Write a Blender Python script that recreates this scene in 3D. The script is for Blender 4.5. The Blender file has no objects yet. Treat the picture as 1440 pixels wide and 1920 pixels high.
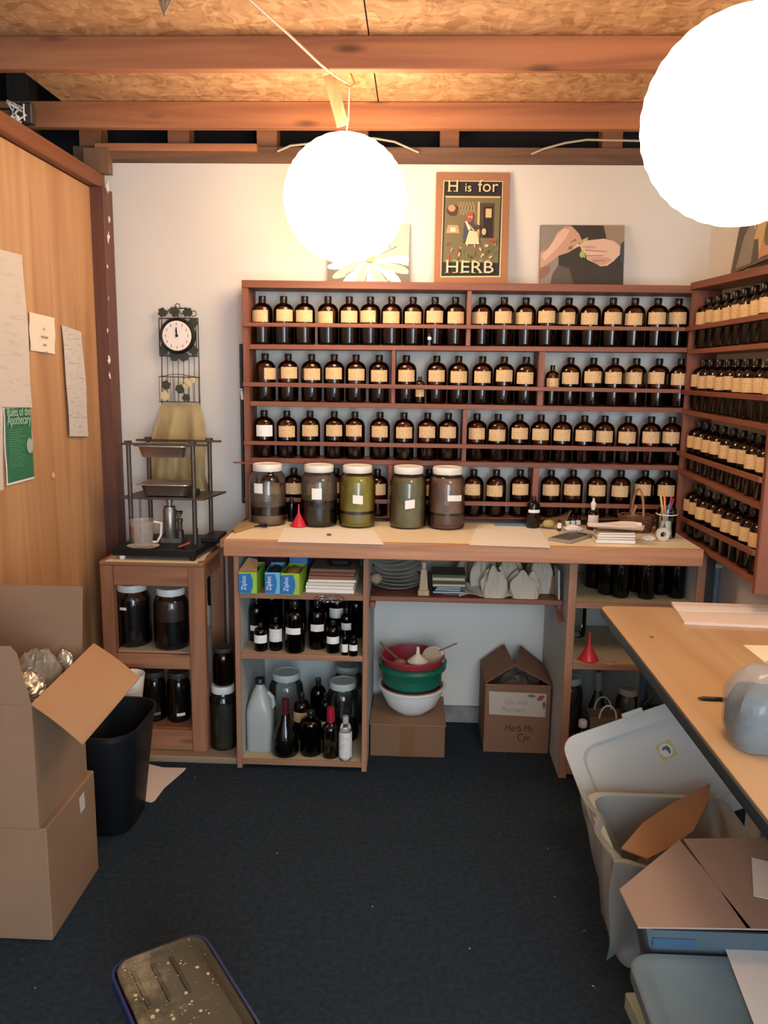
import bpy, bmesh, math, random
from mathutils import Vector, Matrix, Euler
random.seed(7)
PI = math.pi
SC = bpy.context.scene
COL = SC.collection

# ------------------------------------------------------------ camera
F_PX, YAW, PITCH, ROLL, CAM_H = 1520.0, -0.037, 0.171, 0.014, 1.6
FW = Vector((math.sin(YAW)*math.cos(PITCH), math.cos(YAW)*math.cos(PITCH), -math.sin(PITCH)))
RT0 = Vector((math.cos(YAW), -math.sin(YAW), 0)); DN0 = FW.cross(RT0)
RT = RT0*math.cos(ROLL) - DN0*math.sin(ROLL); DN = DN0*math.cos(ROLL) + RT0*math.sin(ROLL)
CAM = Vector((0, 0, CAM_H))
cd = bpy.data.cameras.new('camera'); cam = bpy.data.objects.new('camera', cd); COL.objects.link(cam)
cd.sensor_fit = 'VERTICAL'; cd.sensor_height = 24; cd.lens = F_PX/1920*24; cd.clip_start = .05
m3 = Matrix((RT, -DN, -FW)).transposed(); cam.matrix_world = Matrix.Translation(CAM) @ m3.to_4x4()
SC.camera = cam
SC.view_settings.view_transform = 'Standard'; SC.view_settings.look = 'None'
SC.view_settings.gamma = 1; SC.view_settings.use_curve_mapping = False
SC.view_settings.exposure = 0.0

def at(px, py, x=None, y=None, z=None):
    """the point of the room seen at a pixel of the photograph, on the plane x=, y= or z="""
    v = FW + RT*((px-720)/F_PX) + DN*((py-960)/F_PX)
    t = (x-CAM.x)/v.x if x is not None else (y-CAM.y)/v.y if y is not None else (z-CAM.z)/v.z
    return CAM + v*t

# ------------------------------------------------------------ world and daylight
w = bpy.data.worlds.new('world'); SC.world = w; w.use_nodes = True
w.node_tree.nodes['Background'].inputs[0].default_value = (.68, .80, 1, 1)
w.node_tree.nodes['Background'].inputs[1].default_value = 2.1
def area(name, loc, target, size, size_y, power, color):
    l = bpy.data.lights.new(name, 'AREA'); l.shape = 'RECTANGLE'; l.size = size; l.size_y = size_y
    l.energy = power; l.color = color
    o = bpy.data.objects.new(name, l); COL.objects.link(o); o.location = loc
    o.rotation_euler = (Vector(target)-Vector(loc)).to_track_quat('-Z', 'Y').to_euler()
    return o
# daylight through the open doorway behind the camera
area('doorway_daylight', (.9, -1.1, 1.3), (.3, 3.2, .6), 1.6, 1.9, 105, (.70, .88, 1))
LAMP_W = 15      # radiance of the paper globes
LAMP_COL = (1.0, .76, .50)

# ------------------------------------------------------------ materials
def lin(c):
    if isinstance(c, str): c = tuple(int(c[i:i+2], 16) for i in (0, 2, 4))
    return tuple(((v/255)/12.92 if v/255 <= .04045 else ((v/255+.055)/1.055)**2.4) for v in c) + (1,)
MATS = {}
def mat(key, color, rough=.6, metal=0, spec=.5, trans=0, emit=0, coat=0, alpha=None, bump=0, bscale=200, var=0, vscale=6):
    if key in MATS: return MATS[key]
    m = bpy.data.materials.new(key); m.use_nodes = True; nt = m.node_tree; b = nt.nodes['Principled BSDF']
    c = lin(color)
    b.inputs['Base Color'].default_value = c; b.inputs['Roughness'].default_value = rough
    b.inputs['Metallic'].default_value = metal; b.inputs['Specular IOR Level'].default_value = spec
    b.inputs['Transmission Weight'].default_value = trans; b.inputs['Coat Weight'].default_value = coat
    if emit: b.inputs['Emission Color'].default_value = c; b.inputs['Emission Strength'].default_value = emit
    if bump or var:
        tc = nt.nodes.new('ShaderNodeTexCoord')
    if var:
        n = nt.nodes.new('ShaderNodeTexNoise'); n.inputs['Scale'].default_value = vscale; n.inputs['Detail'].default_value = 5
        nt.links.new(tc.outputs['Object'], n.inputs['Vector'])
        r = nt.nodes.new('ShaderNodeValToRGB'); r.color_ramp.elements[0].position = .3; r.color_ramp.elements[1].position = .7
        r.color_ramp.elements[0].color = tuple(v*(1-var) for v in c[:3])+(1,)
        r.color_ramp.elements[1].color = tuple(min(1, v*(1+var)) for v in c[:3])+(1,)
        nt.links.new(n.outputs[0], r.inputs[0]); nt.links.new(r.outputs[0], b.inputs['Base Color'])
    if bump:
        n = nt.nodes.new('ShaderNodeTexNoise'); n.inputs['Scale'].default_value = bscale; n.inputs['Detail'].default_value = 3
        nt.links.new(tc.outputs['Object'], n.inputs['Vector'])
        bp = nt.nodes.new('ShaderNodeBump'); bp.inputs['Strength'].default_value = bump; bp.inputs['Distance'].default_value = .004
        nt.links.new(n.outputs[0], bp.inputs['Height']); nt.links.new(bp.outputs[0], b.inputs['Normal'])
    MATS[key] = m
    return m
def wood(key, c1, c2, axis='x', scale=1.0, rough=.55, knots=0):
    if key in MATS: return MATS[key]
    m = bpy.data.materials.new(key); m.use_nodes = True; nt = m.node_tree; b = nt.nodes['Principled BSDF']
    tc = nt.nodes.new('ShaderNodeTexCoord'); mp = nt.nodes.new('ShaderNodeMapping')
    s = [22*scale]*3; s['xyz'.index(axis)] = 1.3*scale; mp.inputs['Scale'].default_value = s
    nt.links.new(tc.outputs['Object'], mp.inputs[0])
    n = nt.nodes.new('ShaderNodeTexNoise'); n.inputs['Scale'].default_value = 1; n.inputs['Detail'].default_value = 6
    n.inputs['Distortion'].default_value = .8; nt.links.new(mp.outputs[0], n.inputs['Vector'])
    r = nt.nodes.new('ShaderNodeValToRGB'); r.color_ramp.elements[0].position = .32; r.color_ramp.elements[1].position = .68
    r.color_ramp.elements[0].color = lin(c1); r.color_ramp.elements[1].color = lin(c2)
    nt.links.new(n.outputs[0], r.inputs[0]); out = r.outputs[0]
    if knots:
        mk = nt.nodes.new('ShaderNodeMapping'); s = [9]*3; s['xyz'.index(axis)] = 2.6; mk.inputs['Scale'].default_value = s
        nt.links.new(tc.outputs['Object'], mk.inputs[0])
        v = nt.nodes.new('ShaderNodeTexVoronoi'); v.inputs['Scale'].default_value = 1; nt.links.new(mk.outputs[0], v.inputs['Vector'])
        rr = nt.nodes.new('ShaderNodeValToRGB'); rr.color_ramp.elements[0].position = .05; rr.color_ramp.elements[1].position = .17
        rr.color_ramp.elements[0].color = (knots, knots, knots, 1); rr.color_ramp.elements[1].color = (0, 0, 0, 1)
        nt.links.new(v.outputs['Distance'], rr.inputs[0])
        mx = nt.nodes.new('ShaderNodeMix'); mx.data_type = 'RGBA'; nt.links.new(rr.outputs[0], mx.inputs[0])
        nt.links.new(out, mx.inputs[6]); mx.inputs[7].default_value = tuple(v*.28 for v in lin(c1)[:3])+(1,); out = mx.outputs[2]
    nt.links.new(out, b.inputs['Base Color']); b.inputs['Roughness'].default_value = rough
    bp = nt.nodes.new('ShaderNodeBump'); bp.inputs['Strength'].default_value = .15; bp.inputs['Distance'].default_value = .002
    nt.links.new(n.outputs[0], bp.inputs['Height']); nt.links.new(bp.outputs[0], b.inputs['Normal'])
    MATS[key] = m
    return m
def glass(key, tint, rough=.04, refl=1.0):
    """thin glass or clear plastic: coloured see-through film with a mirror sheen"""
    if key in MATS: return MATS[key]
    m = bpy.data.materials.new(key); m.use_nodes = True; nt = m.node_tree
    nt.nodes.remove(nt.nodes['Principled BSDF']); o = nt.nodes['Material Output']
    t = nt.nodes.new('ShaderNodeBsdfTransparent'); t.inputs[0].default_value = tint + (1,)
    g = nt.nodes.new('ShaderNodeBsdfGlossy'); g.inputs['Roughness'].default_value = rough; g.inputs[0].default_value = (refl, refl, refl, 1)
    f = nt.nodes.new('ShaderNodeFresnel'); f.inputs[0].default_value = 1.5
    mx = nt.nodes.new('ShaderNodeMixShader')
    nt.links.new(f.outputs[0], mx.inputs[0]); nt.links.new(t.outputs[0], mx.inputs[1]); nt.links.new(g.outputs[0], mx.inputs[2])
    nt.links.new(mx.outputs[0], o.inputs['Surface'])
    MATS[key] = m
    return m
def film(key, color, clear=.5, rough=.25):
    """cloudy plastic film: part see-through, part white scatter, a soft sheen"""
    if key in MATS: return MATS[key]
    m = mat(key, color, rough); nt = m.node_tree; b = nt.nodes['Principled BSDF']; o = nt.nodes['Material Output']
    t = nt.nodes.new('ShaderNodeBsdfTransparent'); mx = nt.nodes.new('ShaderNodeMixShader'); mx.inputs[0].default_value = clear
    nt.links.new(b.outputs[0], mx.inputs[1]); nt.links.new(t.outputs[0], mx.inputs[2]); nt.links.new(mx.outputs[0], o.inputs['Surface'])
    return m
def label_mat(key, color, ink, lines=9):
    if key in MATS: return MATS[key]
    m = mat(key, color, .7); nt = m.node_tree; b = nt.nodes['Principled BSDF']
    tc = nt.nodes.new('ShaderNodeTexCoord'); mp = nt.nodes.new('ShaderNodeMapping'); mp.inputs['Scale'].default_value = (14, 1, lines*1.0)
    nt.links.new(tc.outputs['Generated'], mp.inputs[0])
    n = nt.nodes.new('ShaderNodeTexNoise'); n.inputs['Scale'].default_value = 1; nt.links.new(mp.outputs[0], n.inputs['Vector'])
    r = nt.nodes.new('ShaderNodeValToRGB'); r.color_ramp.elements[0].position = .55; r.color_ramp.elements[1].position = .66
    r.color_ramp.elements[0].color = lin(color); r.color_ramp.elements[1].color = lin(ink)
    nt.links.new(n.outputs[0], r.inputs[0]); nt.links.new(r.outputs[0], b.inputs['Base Color'])
    return m
def osb(key='osb'):
    if key in MATS: return MATS[key]
    m = bpy.data.materials.new(key); m.use_nodes = True; nt = m.node_tree; b = nt.nodes['Principled BSDF']
    tc = nt.nodes.new('ShaderNodeTexCoord')
    n = nt.nodes.new('ShaderNodeTexNoise'); n.inputs['Scale'].default_value = 7; n.inputs['Detail'].default_value = 2
    nt.links.new(tc.outputs['Object'], n.inputs['Vector'])
    mx = nt.nodes.new('ShaderNodeMix'); mx.data_type = 'VECTOR'; mx.inputs[0].default_value = .12
    nt.links.new(tc.outputs['Object'], mx.inputs[4]); nt.links.new(n.outputs[1], mx.inputs[5])
    outs = []
    for sc in ((20, 52, 10), (56, 19, 10)):
        mp = nt.nodes.new('ShaderNodeMapping'); mp.inputs['Scale'].default_value = sc; mp.inputs['Rotation'].default_value = (0, 0, .5 if sc[0] < 20 else -.3)
        nt.links.new(mx.outputs[1], mp.inputs[0])
        v = nt.nodes.new('ShaderNodeTexVoronoi'); v.inputs['Scale'].default_value = 1; v.feature = 'F1'
        nt.links.new(mp.outputs[0], v.inputs['Vector']); outs.append(v)
    a = nt.nodes.new('ShaderNodeMix'); a.data_type = 'RGBA'; a.inputs[0].default_value = .5
    nt.links.new(outs[0].outputs['Color'], a.inputs[6]); nt.links.new(outs[1].outputs['Color'], a.inputs[7])
    sp = nt.nodes.new('ShaderNodeSeparateColor'); nt.links.new(a.outputs[2], sp.inputs[0])
    r = nt.nodes.new('ShaderNodeValToRGB'); e = r.color_ramp.elements
    e[0].position = .12; e[0].color = lin('a2744c'); e[1].position = .85; e[1].color = lin('d3a578')
    k = e.new(.35); k.color = lin('b88a60'); k = e.new(.6); k.color = lin('c1946a')
    nt.links.new(sp.outputs[0], r.inputs[0]); nt.links.new(r.outputs[0], b.inputs['Base Color']); b.inputs['Roughness'].default_value = .8
    bp = nt.nodes.new('ShaderNodeBump'); bp.inputs['Strength'].default_value = .35; bp.inputs['Distance'].default_value = .003
    nt.links.new(sp.outputs[0], bp.inputs['Height']); nt.links.new(bp.outputs[0], b.inputs['Normal'])
    MATS[key] = m
    return m

M_WALL = mat('white_wall_paint', 'd9d2c8', .8, var=.03, vscale=3)
M_REDX = wood('stained_redwood_x', '6d3c28', '8c5238', 'x')
M_REDY = wood('stained_redwood_y', '6d3c28', '8c5238', 'y')
M_REDZ = wood('stained_redwood_z', '6d3c28', '8c5238', 'z')
M_RAFT = wood('rafter_fir', '8f583a', 'b5764d', 'x', .8, .65, knots=.8)
M_BEN_X = wood('bench_pine_x', '86573a', 'a97350', 'x', 1, .6, knots=.7)
M_BEN_Z = wood('bench_pine_z', '86573a', 'a97350', 'z', 1, .6, knots=.7)
M_EDGE = wood('counter_edge_wood', 'a86f4a', 'c98d62', 'x', 1.2, .5)
M_CABZ = wood('cabinet_edge_z', '8f6046', 'b0805f', 'z', 1, .6)
M_CABX = wood('cabinet_edge_x', '8f6046', 'b0805f', 'x', 1, .6)
M_PLY = wood('plywood_panel', 'b17f55', 'cb9c6f', 'z', .55, .45)
M_CAP = mat('black_phenolic', '1c1714', .28)
M_BLACK = mat('black_plastic', '141518', .4)
M_IRON = mat('dark_iron', '2b2622', .5, .6)
M_STEEL = mat('stainless_steel', 'c4beb6', .38, 1)
M_PAPER = mat('white_paper', 'ece6de', .85)
M_WHITE = mat('white_plastic', 'e8e4dd', .4)
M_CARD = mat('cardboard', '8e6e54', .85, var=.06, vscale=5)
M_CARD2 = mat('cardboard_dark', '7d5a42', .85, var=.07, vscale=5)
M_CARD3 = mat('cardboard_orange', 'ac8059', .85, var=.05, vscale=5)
M_AMBER = glass('amber_glass', (.64, .34, .17), .05, 1)
M_CLEAR = glass('clear_glass', (.90, .92, .90), .03, 1)
M_DUSK = glass('smoky_clear_glass', (.80, .76, .72), .05, 1)
M_FILM = glass('clear_film', (.90, .90, .90), .12, 1)
M_LIQ = mat('dark_tincture', '0c0807', .25)
M_CREAM = label_mat('cream_label', 'd8b586', 'b38f64')
M_WLAB = label_mat('white_label', 'e4e0da', 'b4afae', 7)
M_PLAINW = mat('blank_white_label', 'eeebe6', .7)

# ------------------------------------------------------------ mesh builder
class MB:
    def __init__(s): s.v = []; s.f = []; s.mi = []; s.m = 0
    def add(s, vs, fs):
        o = len(s.v); s.v += [Vector(p) for p in vs]
        for f in fs: s.f.append([i+o for i in f]); s.mi.append(s.m)
        return s
    def hexa(s, p):   # bottom 4 counter-clockwise from above, then top 4
        return s.add(p, [(0, 3, 2, 1), (4, 5, 6, 7), (0, 1, 5, 4), (1, 2, 6, 5), (2, 3, 7, 6), (3, 0, 4, 7)])
    def box(s, x0, x1, y0, y1, z0, z1):
        return s.hexa([(x0, y0, z0), (x1, y0, z0), (x1, y1, z0), (x0, y1, z0), (x0, y0, z1), (x1, y0, z1), (x1, y1, z1), (x0, y1, z1)])
    def obox(s, c, size, rot=(0, 0, 0)):
        R = Euler(rot).to_matrix() if not isinstance(rot, Matrix) else rot; c = Vector(c); hx, hy, hz = [q/2 for q in size]
        return s.hexa([c + R @ Vector(q) for q in ((-hx, -hy, -hz), (hx, -hy, -hz), (hx, hy, -hz), (-hx, hy, -hz), (-hx, -hy, hz), (hx, -hy, hz), (hx, hy, hz), (-hx, hy, hz))])
    def bar(s, a, b, w, t, up=(0, 0, 1)):
        """board from a to b, w across and t thick (t along up)"""
        a = Vector(a); b = Vector(b); d = (b-a).normalized(); u = Vector(up); sd = d.cross(u).normalized(); u = sd.cross(d)
        h = sd*w/2; k = u*t/2
        return s.hexa([a-h-k, a+h-k, b+h-k, b-h-k, a-h+k, a+h+k, b+h+k, b-h+k])
    def rings(s, rr, cap0=True, cap1=True, closed=True):
        n = len(rr[0]); vs = [p for r in rr for p in r]; fs = []
        for i in range(len(rr)-1):
            for j in range(n if closed else n-1):
                k = (j+1) % n; fs.append((i*n+j, i*n+k, (i+1)*n+k, (i+1)*n+j))
        if cap0: fs.append(tuple(range(n-1, -1, -1)))
        if cap1: fs.append(tuple((len(rr)-1)*n+j for j in range(n)))
        return s.add(vs, fs)
    def lathe(s, prof, seg=20, c=(0, 0, 0), R=None, cap0=True, cap1=True):
        c = Vector(c); rr = []
        for r, z in prof:
            ring = []
            for j in range(seg):
                a = 2*PI*j/seg; p = Vector((r*math.cos(a), r*math.sin(a), z))
                ring.append(c + (R @ p if R else p))
            rr.append(ring)
        return s.rings(rr, cap0, cap1)
    def tube(s, pts, r, seg=8, caps=True):
        pts = [Vector(p) for p in pts]; rr = []; u = None
        for i, p in enumerate(pts):
            d = (pts[min(i+1, len(pts)-1)] - pts[max(i-1, 0)]).normalized()
            if u is None: u = d.orthogonal().normalized()
            else: u = (u - d*u.dot(d)); u = u.normalized() if u.length > 1e-6 else d.orthogonal().normalized()
            v = d.cross(u); ri = r[i] if isinstance(r, (list, tuple)) else r
            rr.append([p + (u*math.cos(2*PI*j/seg) + v*math.sin(2*PI*j/seg))*ri for j in range(seg)])
        return s.rings(rr, caps, caps)
    def ring(s, c, R, r, seg=28, axis=(0, 1, 0), sub=6):
        ax = Vector(axis).normalized(); u = ax.orthogonal().normalized(); v = ax.cross(u); c = Vector(c)
        pts = [c + (u*math.cos(2*PI*i/seg)+v*math.sin(2*PI*i/seg))*R for i in range(seg+1)]
        return s.tube(pts, r, sub, False)
    def prism(s, poly, off):
        off = Vector(off); poly = [Vector(p) for p in poly]; n = len(poly)
        nr = Vector((0, 0, 0))
        for i in range(n): nr += poly[i].cross(poly[(i+1) % n])
        if nr.dot(off) < 0: poly = poly[::-1]
        fs = [tuple(range(n-1, -1, -1)), tuple(range(n, 2*n))] + [(i, (i+1) % n, n+(i+1) % n, n+i) for i in range(n)]
        return s.add(poly + [p+off for p in poly], fs)
    def grid(s, fn, nu, nv, thick=None):
        P = [[Vector(fn(i/nu, j/nv)) for i in range(nu+1)] for j in range(nv+1)]
        vs = [p for r in P for p in r]; fs = []
        for j in range(nv):
            for i in range(nu):
                a = j*(nu+1)+i; fs.append((a, a+1, a+nu+2, a+nu+1))
        if thick:
            t = Vector(thick); N = len(vs); vs += [p+t for p in vs]; fs += [tuple(q+N for q in f[::-1]) for f in fs]
            W = nu+1; H = nv+1
            bd = [i for i in range(W)] + [j*W+nu for j in range(1, H)] + [(H-1)*W+i for i in range(nu-1, -1, -1)] + [j*W for j in range(H-2, 0, -1)]
            for a, b in zip(bd, bd[1:]+bd[:1]): fs.append((b, a, a+N, b+N))
        return s.add(vs, fs)
    def loft(s, secs, c=(0, 0, 0), R=None, n=5, cap0=True, cap1=True):
        """rounded-rectangle sections (width, depth, corner radius, z)"""
        c = Vector(c); rr = []
        for q in secs:
            w_, d_, r_, z_ = q[:4]; ring = []
            for (sx, sy, a0) in ((1, 1, 0), (-1, 1, 90), (-1, -1, 180), (1, -1, 270)):
                for k in range(n):
                    a = math.radians(a0 + 90*k/(n-1)); p = Vector((sx*(w_/2-r_)+r_*math.cos(a), sy*(d_/2-r_)+r_*math.sin(a), z_))
                    ring.append(c + (R @ p if R else p))
            rr.append(ring)
        return s.rings(rr, cap0, cap1)
    def crumple(s, c, size, seed=0, amp=.25, nu=18, nv=12, flat=True, jit=0):
        rnd = random.Random(seed); W = [(rnd.uniform(2, 7), rnd.uniform(2, 7), rnd.uniform(2, 7), rnd.uniform(0, 6), rnd.uniform(.3, 1)) for _ in range(7)]
        c = Vector(c); rr = []
        def disp(p): return 1 + amp*(sum(a[4]*abs(math.sin(a[0]*p.x+a[1]*p.y+a[2]*p.z+a[3])) for a in W)/sum(a[4] for a in W)-.6)*2
        for i in range(1, nv):
            th = PI*i/nv; ring = []
            for j in range(nu):
                a = 2*PI*j/nu; p = Vector((math.sin(th)*math.cos(a), math.sin(th)*math.sin(a), -math.cos(th)))
                k = disp(p)*(1+jit*rnd.uniform(-1, 1)); q = Vector((p.x*size[0]/2*k, p.y*size[1]/2*k, p.z*size[2]/2*k))
                if flat: q.z = max(q.z, -size[2]/2*.8)
                ring.append(c+q)
            rr.append(ring)
        return s.rings(rr)

def sack(c, w_, d_, h_, seed, amp=.05, top=.45, n=28, m=14, lean=0):
    """a standing filled bag: boxy below, gathered above, with vertical wrinkles"""
    rnd = random.Random(seed); ph = [rnd.uniform(0, 6.3) for _ in range(6)]; rr = []; c = Vector(c)
    for i in range(m+1):
        v = i/m; k = (.90+.10*min(1, v*5))*(1 if v < .55 else 1-(1-top)*((v-.55)/.45)**1.6); ring = []
        for j in range(n):
            a = 2*PI*j/n; ca, sa = math.cos(a), math.sin(a); q = (abs(ca)**4+abs(sa)**4)**-.25*.93
            wr = 1+amp*(math.sin(5*a+ph[0]+2*v)+.7*math.sin(9*a+ph[1]-3*v)+.5*math.sin(15*a+ph[2]+5*v))*(.3+.9*v)
            ring.append(c+Vector((w_/2*ca*q*k*wr, d_/2*sa*q*k*wr, h_*v*(1+.12*amp*8*v*math.sin(3*a+ph[3])))))
        rr.append([p+Vector((lean*v*math.sin(ph[4]), lean*v*math.cos(ph[4])*.5, 0)) for p in ring])
    return MB().rings(rr)
def make_mesh(name, mb, mats, org=None, smooth=35, bevel=0):
    me = bpy.data.meshes.new(name)
    vs = mb.v if org is None else [org @ p for p in mb.v]
    me.from_pydata(vs, [], mb.f)
    mats = mats if isinstance(mats, (list, tuple)) else [mats]
    for m in mats: me.materials.append(m)
    if len(mats) > 1: me.polygons.foreach_set('material_index', mb.mi)
    bm = bmesh.new(); bm.from_mesh(me)
    bmesh.ops.recalc_face_normals(bm, faces=bm.faces)
    if bevel: bmesh.ops.bevel(bm, geom=[e for e in bm.edges if e.calc_face_angle(0) > .8], offset=bevel, segments=1, affect='EDGES', profile=.5)
    bm.to_mesh(me); bm.free()
    if smooth:
        me.polygons.foreach_set('use_smooth', [True]*len(me.polygons)); me.set_sharp_from_angle(angle=math.radians(smooth))
    me.update()
    return me
def tag(o, label=None, cat=None, group=None, kind=None):
    if label: o['label'] = label
    if cat: o['category'] = cat
    if group: o['group'] = group
    if kind: o['kind'] = kind
    return o
def thing(name, label, cat, loc=(0, 0, 0), rotz=0, group=None):
    o = bpy.data.objects.new(name, None); COL.objects.link(o); o.empty_display_size = .05
    o.matrix_world = Matrix.Translation(Vector(loc)) @ Matrix.Rotation(rotz, 4, 'Z')
    tag(o, label, cat, group)
    return o
def part(name, mb, mats, parent, local=False, label=None, smooth=35, bevel=0, kind=None):
    """a mesh under its thing; vertices in world space unless local"""
    mw = Matrix.Identity(4)
    q = parent; chain = []
    while q is not None: chain.append(q); q = q.parent
    for q in reversed(chain): mw = mw @ q.matrix_basis
    me = make_mesh(name, mb, mats, None if local else mw.inverted(), smooth, bevel)
    o = bpy.data.objects.new(name, me); COL.objects.link(o); o.parent = parent
    tag(o, label, kind=kind)
    return o
def solo(name, mb, mats, label, cat, loc, rotz=0, group=None, smooth=35, bevel=0, kind=None):
    mw = Matrix.Translation(Vector(loc)) @ Matrix.Rotation(rotz, 4, 'Z')
    o = bpy.data.objects.new(name, make_mesh(name, mb, mats, mw.inverted(), smooth, bevel)); COL.objects.link(o)
    o.matrix_world = mw
    tag(o, label, cat, group, kind)
    return o
def struct(name, mb, mats, **k):
    o = bpy.data.objects.new(name, make_mesh(name, mb, mats, **k)); COL.objects.link(o); o['kind'] = 'structure'
    return o
def copy_tree(o, parent=None):
    c = o.copy(); COL.objects.link(c); c.parent = parent
    for ch in list(o.children): copy_tree(ch, c)
    return c
def text_part(name, body, size, m, parent, O, U, V, align='LEFT', depth=.0004, squash=1.0, shear=0):
    """flat lettering: O is the baseline start, U the reading direction, V up (world space)"""
    cu = bpy.data.curves.new(name, 'FONT'); cu.body = body; cu.size = size; cu.align_x = align; cu.extrude = depth; cu.shear = shear
    cu.resolution_u = 3
    tmp = bpy.data.objects.new(name+'_tmp', cu); COL.objects.link(tmp)
    bpy.context.view_layer.update()
    me = bpy.data.meshes.new_from_object(tmp.evaluated_get(bpy.context.evaluated_depsgraph_get()))
    bpy.data.objects.remove(tmp); bpy.data.curves.remove(cu)
    U = Vector(U).normalized(); V = Vector(V); V = (V - U*V.dot(U)).normalized(); N = U.cross(V)
    A = Matrix((U*squash, V, N)).transposed().to_4x4(); A.translation = Vector(O) + N*depth*1.5
    mw = Matrix.Identity(4); q = parent; chain = []
    while q is not None: chain.append(q); q = q.parent
    for q in reversed(chain): mw = mw @ q.matrix_basis
    me.transform(mw.inverted() @ A); me.materials.clear(); me.materials.append(m); me.name = name
    o = bpy.data.objects.new(name, me); COL.objects.link(o); o.parent = parent
    return o
ORD = ['first', 'second', 'third', 'fourth', 'fifth', 'sixth', 'seventh', 'eighth', 'ninth', 'tenth', 'eleventh', 'twelfth']

# ============================================================ the room
WY = 3.58      # back wall
LX = -1.365    # left wall
RX = 1.215     # right wall
# floor: dark carpet
def carpet():
    m = mat('carpet', '2b3640', .95, spec=.15, bump=.9, bscale=420, var=.28, vscale=60)
    return m
struct('floor', MB().box(-2.6, RX+.1, -1.6, 3.9, -.05, 0), carpet(), smooth=0)
wb = struct('wall_back', MB().box(LX-.02, RX+.1, WY, WY+.08, 0, 2.455), M_WALL, smooth=0)
struct('wall_right', MB().box(RX, RX+.1, -1.6, WY, 0, 2.9), M_WALL, smooth=0)
M_DARK = mat('tar_paper', '1b1719', .9, var=.15)
part('tar_paper', MB().box(-2.6, RX+.1, WY+.20, WY+.23, 1.0, 3.0), M_DARK, wb)
# plate, batten and studs in the gap above the back wall
zt = lambda py, y=WY: at(600, py, y=y).z
part('top_plate', MB().box(LX-.1, RX, WY-.012, WY+.10, 2.456, 2.52), wood('plate_wood', '5c4030', '7d5a42', 'x', 1, .8), wb, bevel=.002)
part('batten', MB().box(-1.36, at(482, 270, y=WY-.03).x, WY-.045, WY-.014, at(300, 284, y=WY-.03).z, at(300, 270, y=WY-.03).z), M_RAFT, wb, bevel=.002)
for px0, px1 in ((148, 188), (314, 354), (481, 519), (652, 690), (825, 861), (1130, 1168)):
    a = at(px0, 260, y=WY+.05).x; b = at(px1, 260, y=WY+.05).x
    part('stud', MB().box(a, b, WY+.05, WY+.14, 2.52, 2.949), M_RAFT, wb, bevel=.002)
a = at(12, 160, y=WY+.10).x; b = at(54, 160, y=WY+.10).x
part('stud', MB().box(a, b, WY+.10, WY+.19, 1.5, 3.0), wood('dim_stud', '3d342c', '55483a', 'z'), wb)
# left wall: plywood sheets with a seam, cap board and corner post
wl = struct('wall_left', MB().box(LX-.08, LX-.012, -1.6, WY, 0, 2.33), mat('wall_core', '5a3c26', .8), smooth=0)
for y0, y1 in ((2.36, 3.475), (1.14, 2.357), (-.08, 1.137), (-1.6, -.083)):
    part('plywood_sheet', MB().box(LX-.012, LX, y0, y1, 0, 2.335), M_PLY, wl)
part('cap_board', MB().box(LX-.09, LX+.035, -1.6, 3.56, 2.34, 2.40), wood('cap_wood', '6e3e26', '8c5435', 'y'), wl, bevel=.003)
po = part('corner_post', MB().box(LX-.02, LX+.058, 3.475, 3.577, 0, 2.339), wood('post_wood', '5a3427', '704433', 'z'), wl, bevel=.003)
part('post_block', MB().box(at(160, 300, y=3.54).x, at(206, 300, y=3.54).x, 3.52, 3.567, 2.402, 2.50), wood('block_wood', '6c4c36', '866247', 'z'), wl)
# plaster smears along the post edge
pm = MB(); rnd = random.Random(3)
for (px, py, s_) in ((204, 352, 9), (206, 410, 5), (205, 445, 7), (203, 500, 4), (203, 620, 4), (206, 675, 8), (207, 705, 5), (205, 560, 3)):
    c = at(px-3, py, y=3.474); poly = []
    for k in range(15):
        a = 2*PI*k/15; poly.append(c + Vector((math.cos(a)*s_*.0009*rnd.uniform(.2, 1.3)+.004, 0, math.sin(a)*s_*.0026*rnd.uniform(.4, 1.4))))
    pm.prism(poly, (0, -.001, 0))
part('plaster_smear', pm, M_PAPER, wl, kind='stuff')
# outer dark shell behind the partition
struct('wall_outer', MB().box(-2.62, -2.6, -1.6, 3.9, 0, 3.1), M_DARK, smooth=0)
# ceiling: dark deck, OSB sheets, rafters
ce = struct('ceiling', MB().box(-2.6, RX+.1, -1.6, 3.9, 2.95, 3.0), M_DARK, smooth=0)
OZ = 2.650; RB_ = 3.414
SX = at(705, 160, z=OZ).x
for x0, x1, y0, y1 in ((-1.44, SX-.0025, 2.385, RB_+.042), (SX+.0025, RX+.1, 2.385, RB_+.042), (-1.44, SX-.05, 1.165, 2.38), (SX-.045, RX+.1, 1.165, 2.38),
                       (-1.44, SX, -.06, 1.16), (SX+.005, RX+.1, -.06, 1.16), (-1.44, SX, -1.6, -.065), (SX+.005, RX+.1, -1.6, -.065)):
    part('osb_sheet', MB().box(x0, x1, y0, y1, OZ, OZ+.013), osb(), ce, smooth=0)
for y0 in (RB_, 2.778, 2.142, 1.506, .87, .234, -.402, -1.04):
    x0 = -2.6
    part('rafter', MB().box(x0, RX, y0, y0+.04, 2.55, OZ-.001), M_RAFT, ce, bevel=.003)
struct('baseboard_back', MB().box(-.17, .60, WY-.02, WY-.001, .0, .075), mat('dirty_baseboard', '8d8a84', .8, var=.25, vscale=14), smooth=0)
solo('floor_plinth', MB().box(-1.30, -.70, 3.085, 3.57, .0, .028), wood('plinth', '85705a', 'a08a6e', 'x', .8, .8), 'worn tan board platform on the floor under the small wooden bench', 'platform', (-1.0, 3.3, 0), bevel=.003)
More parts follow.
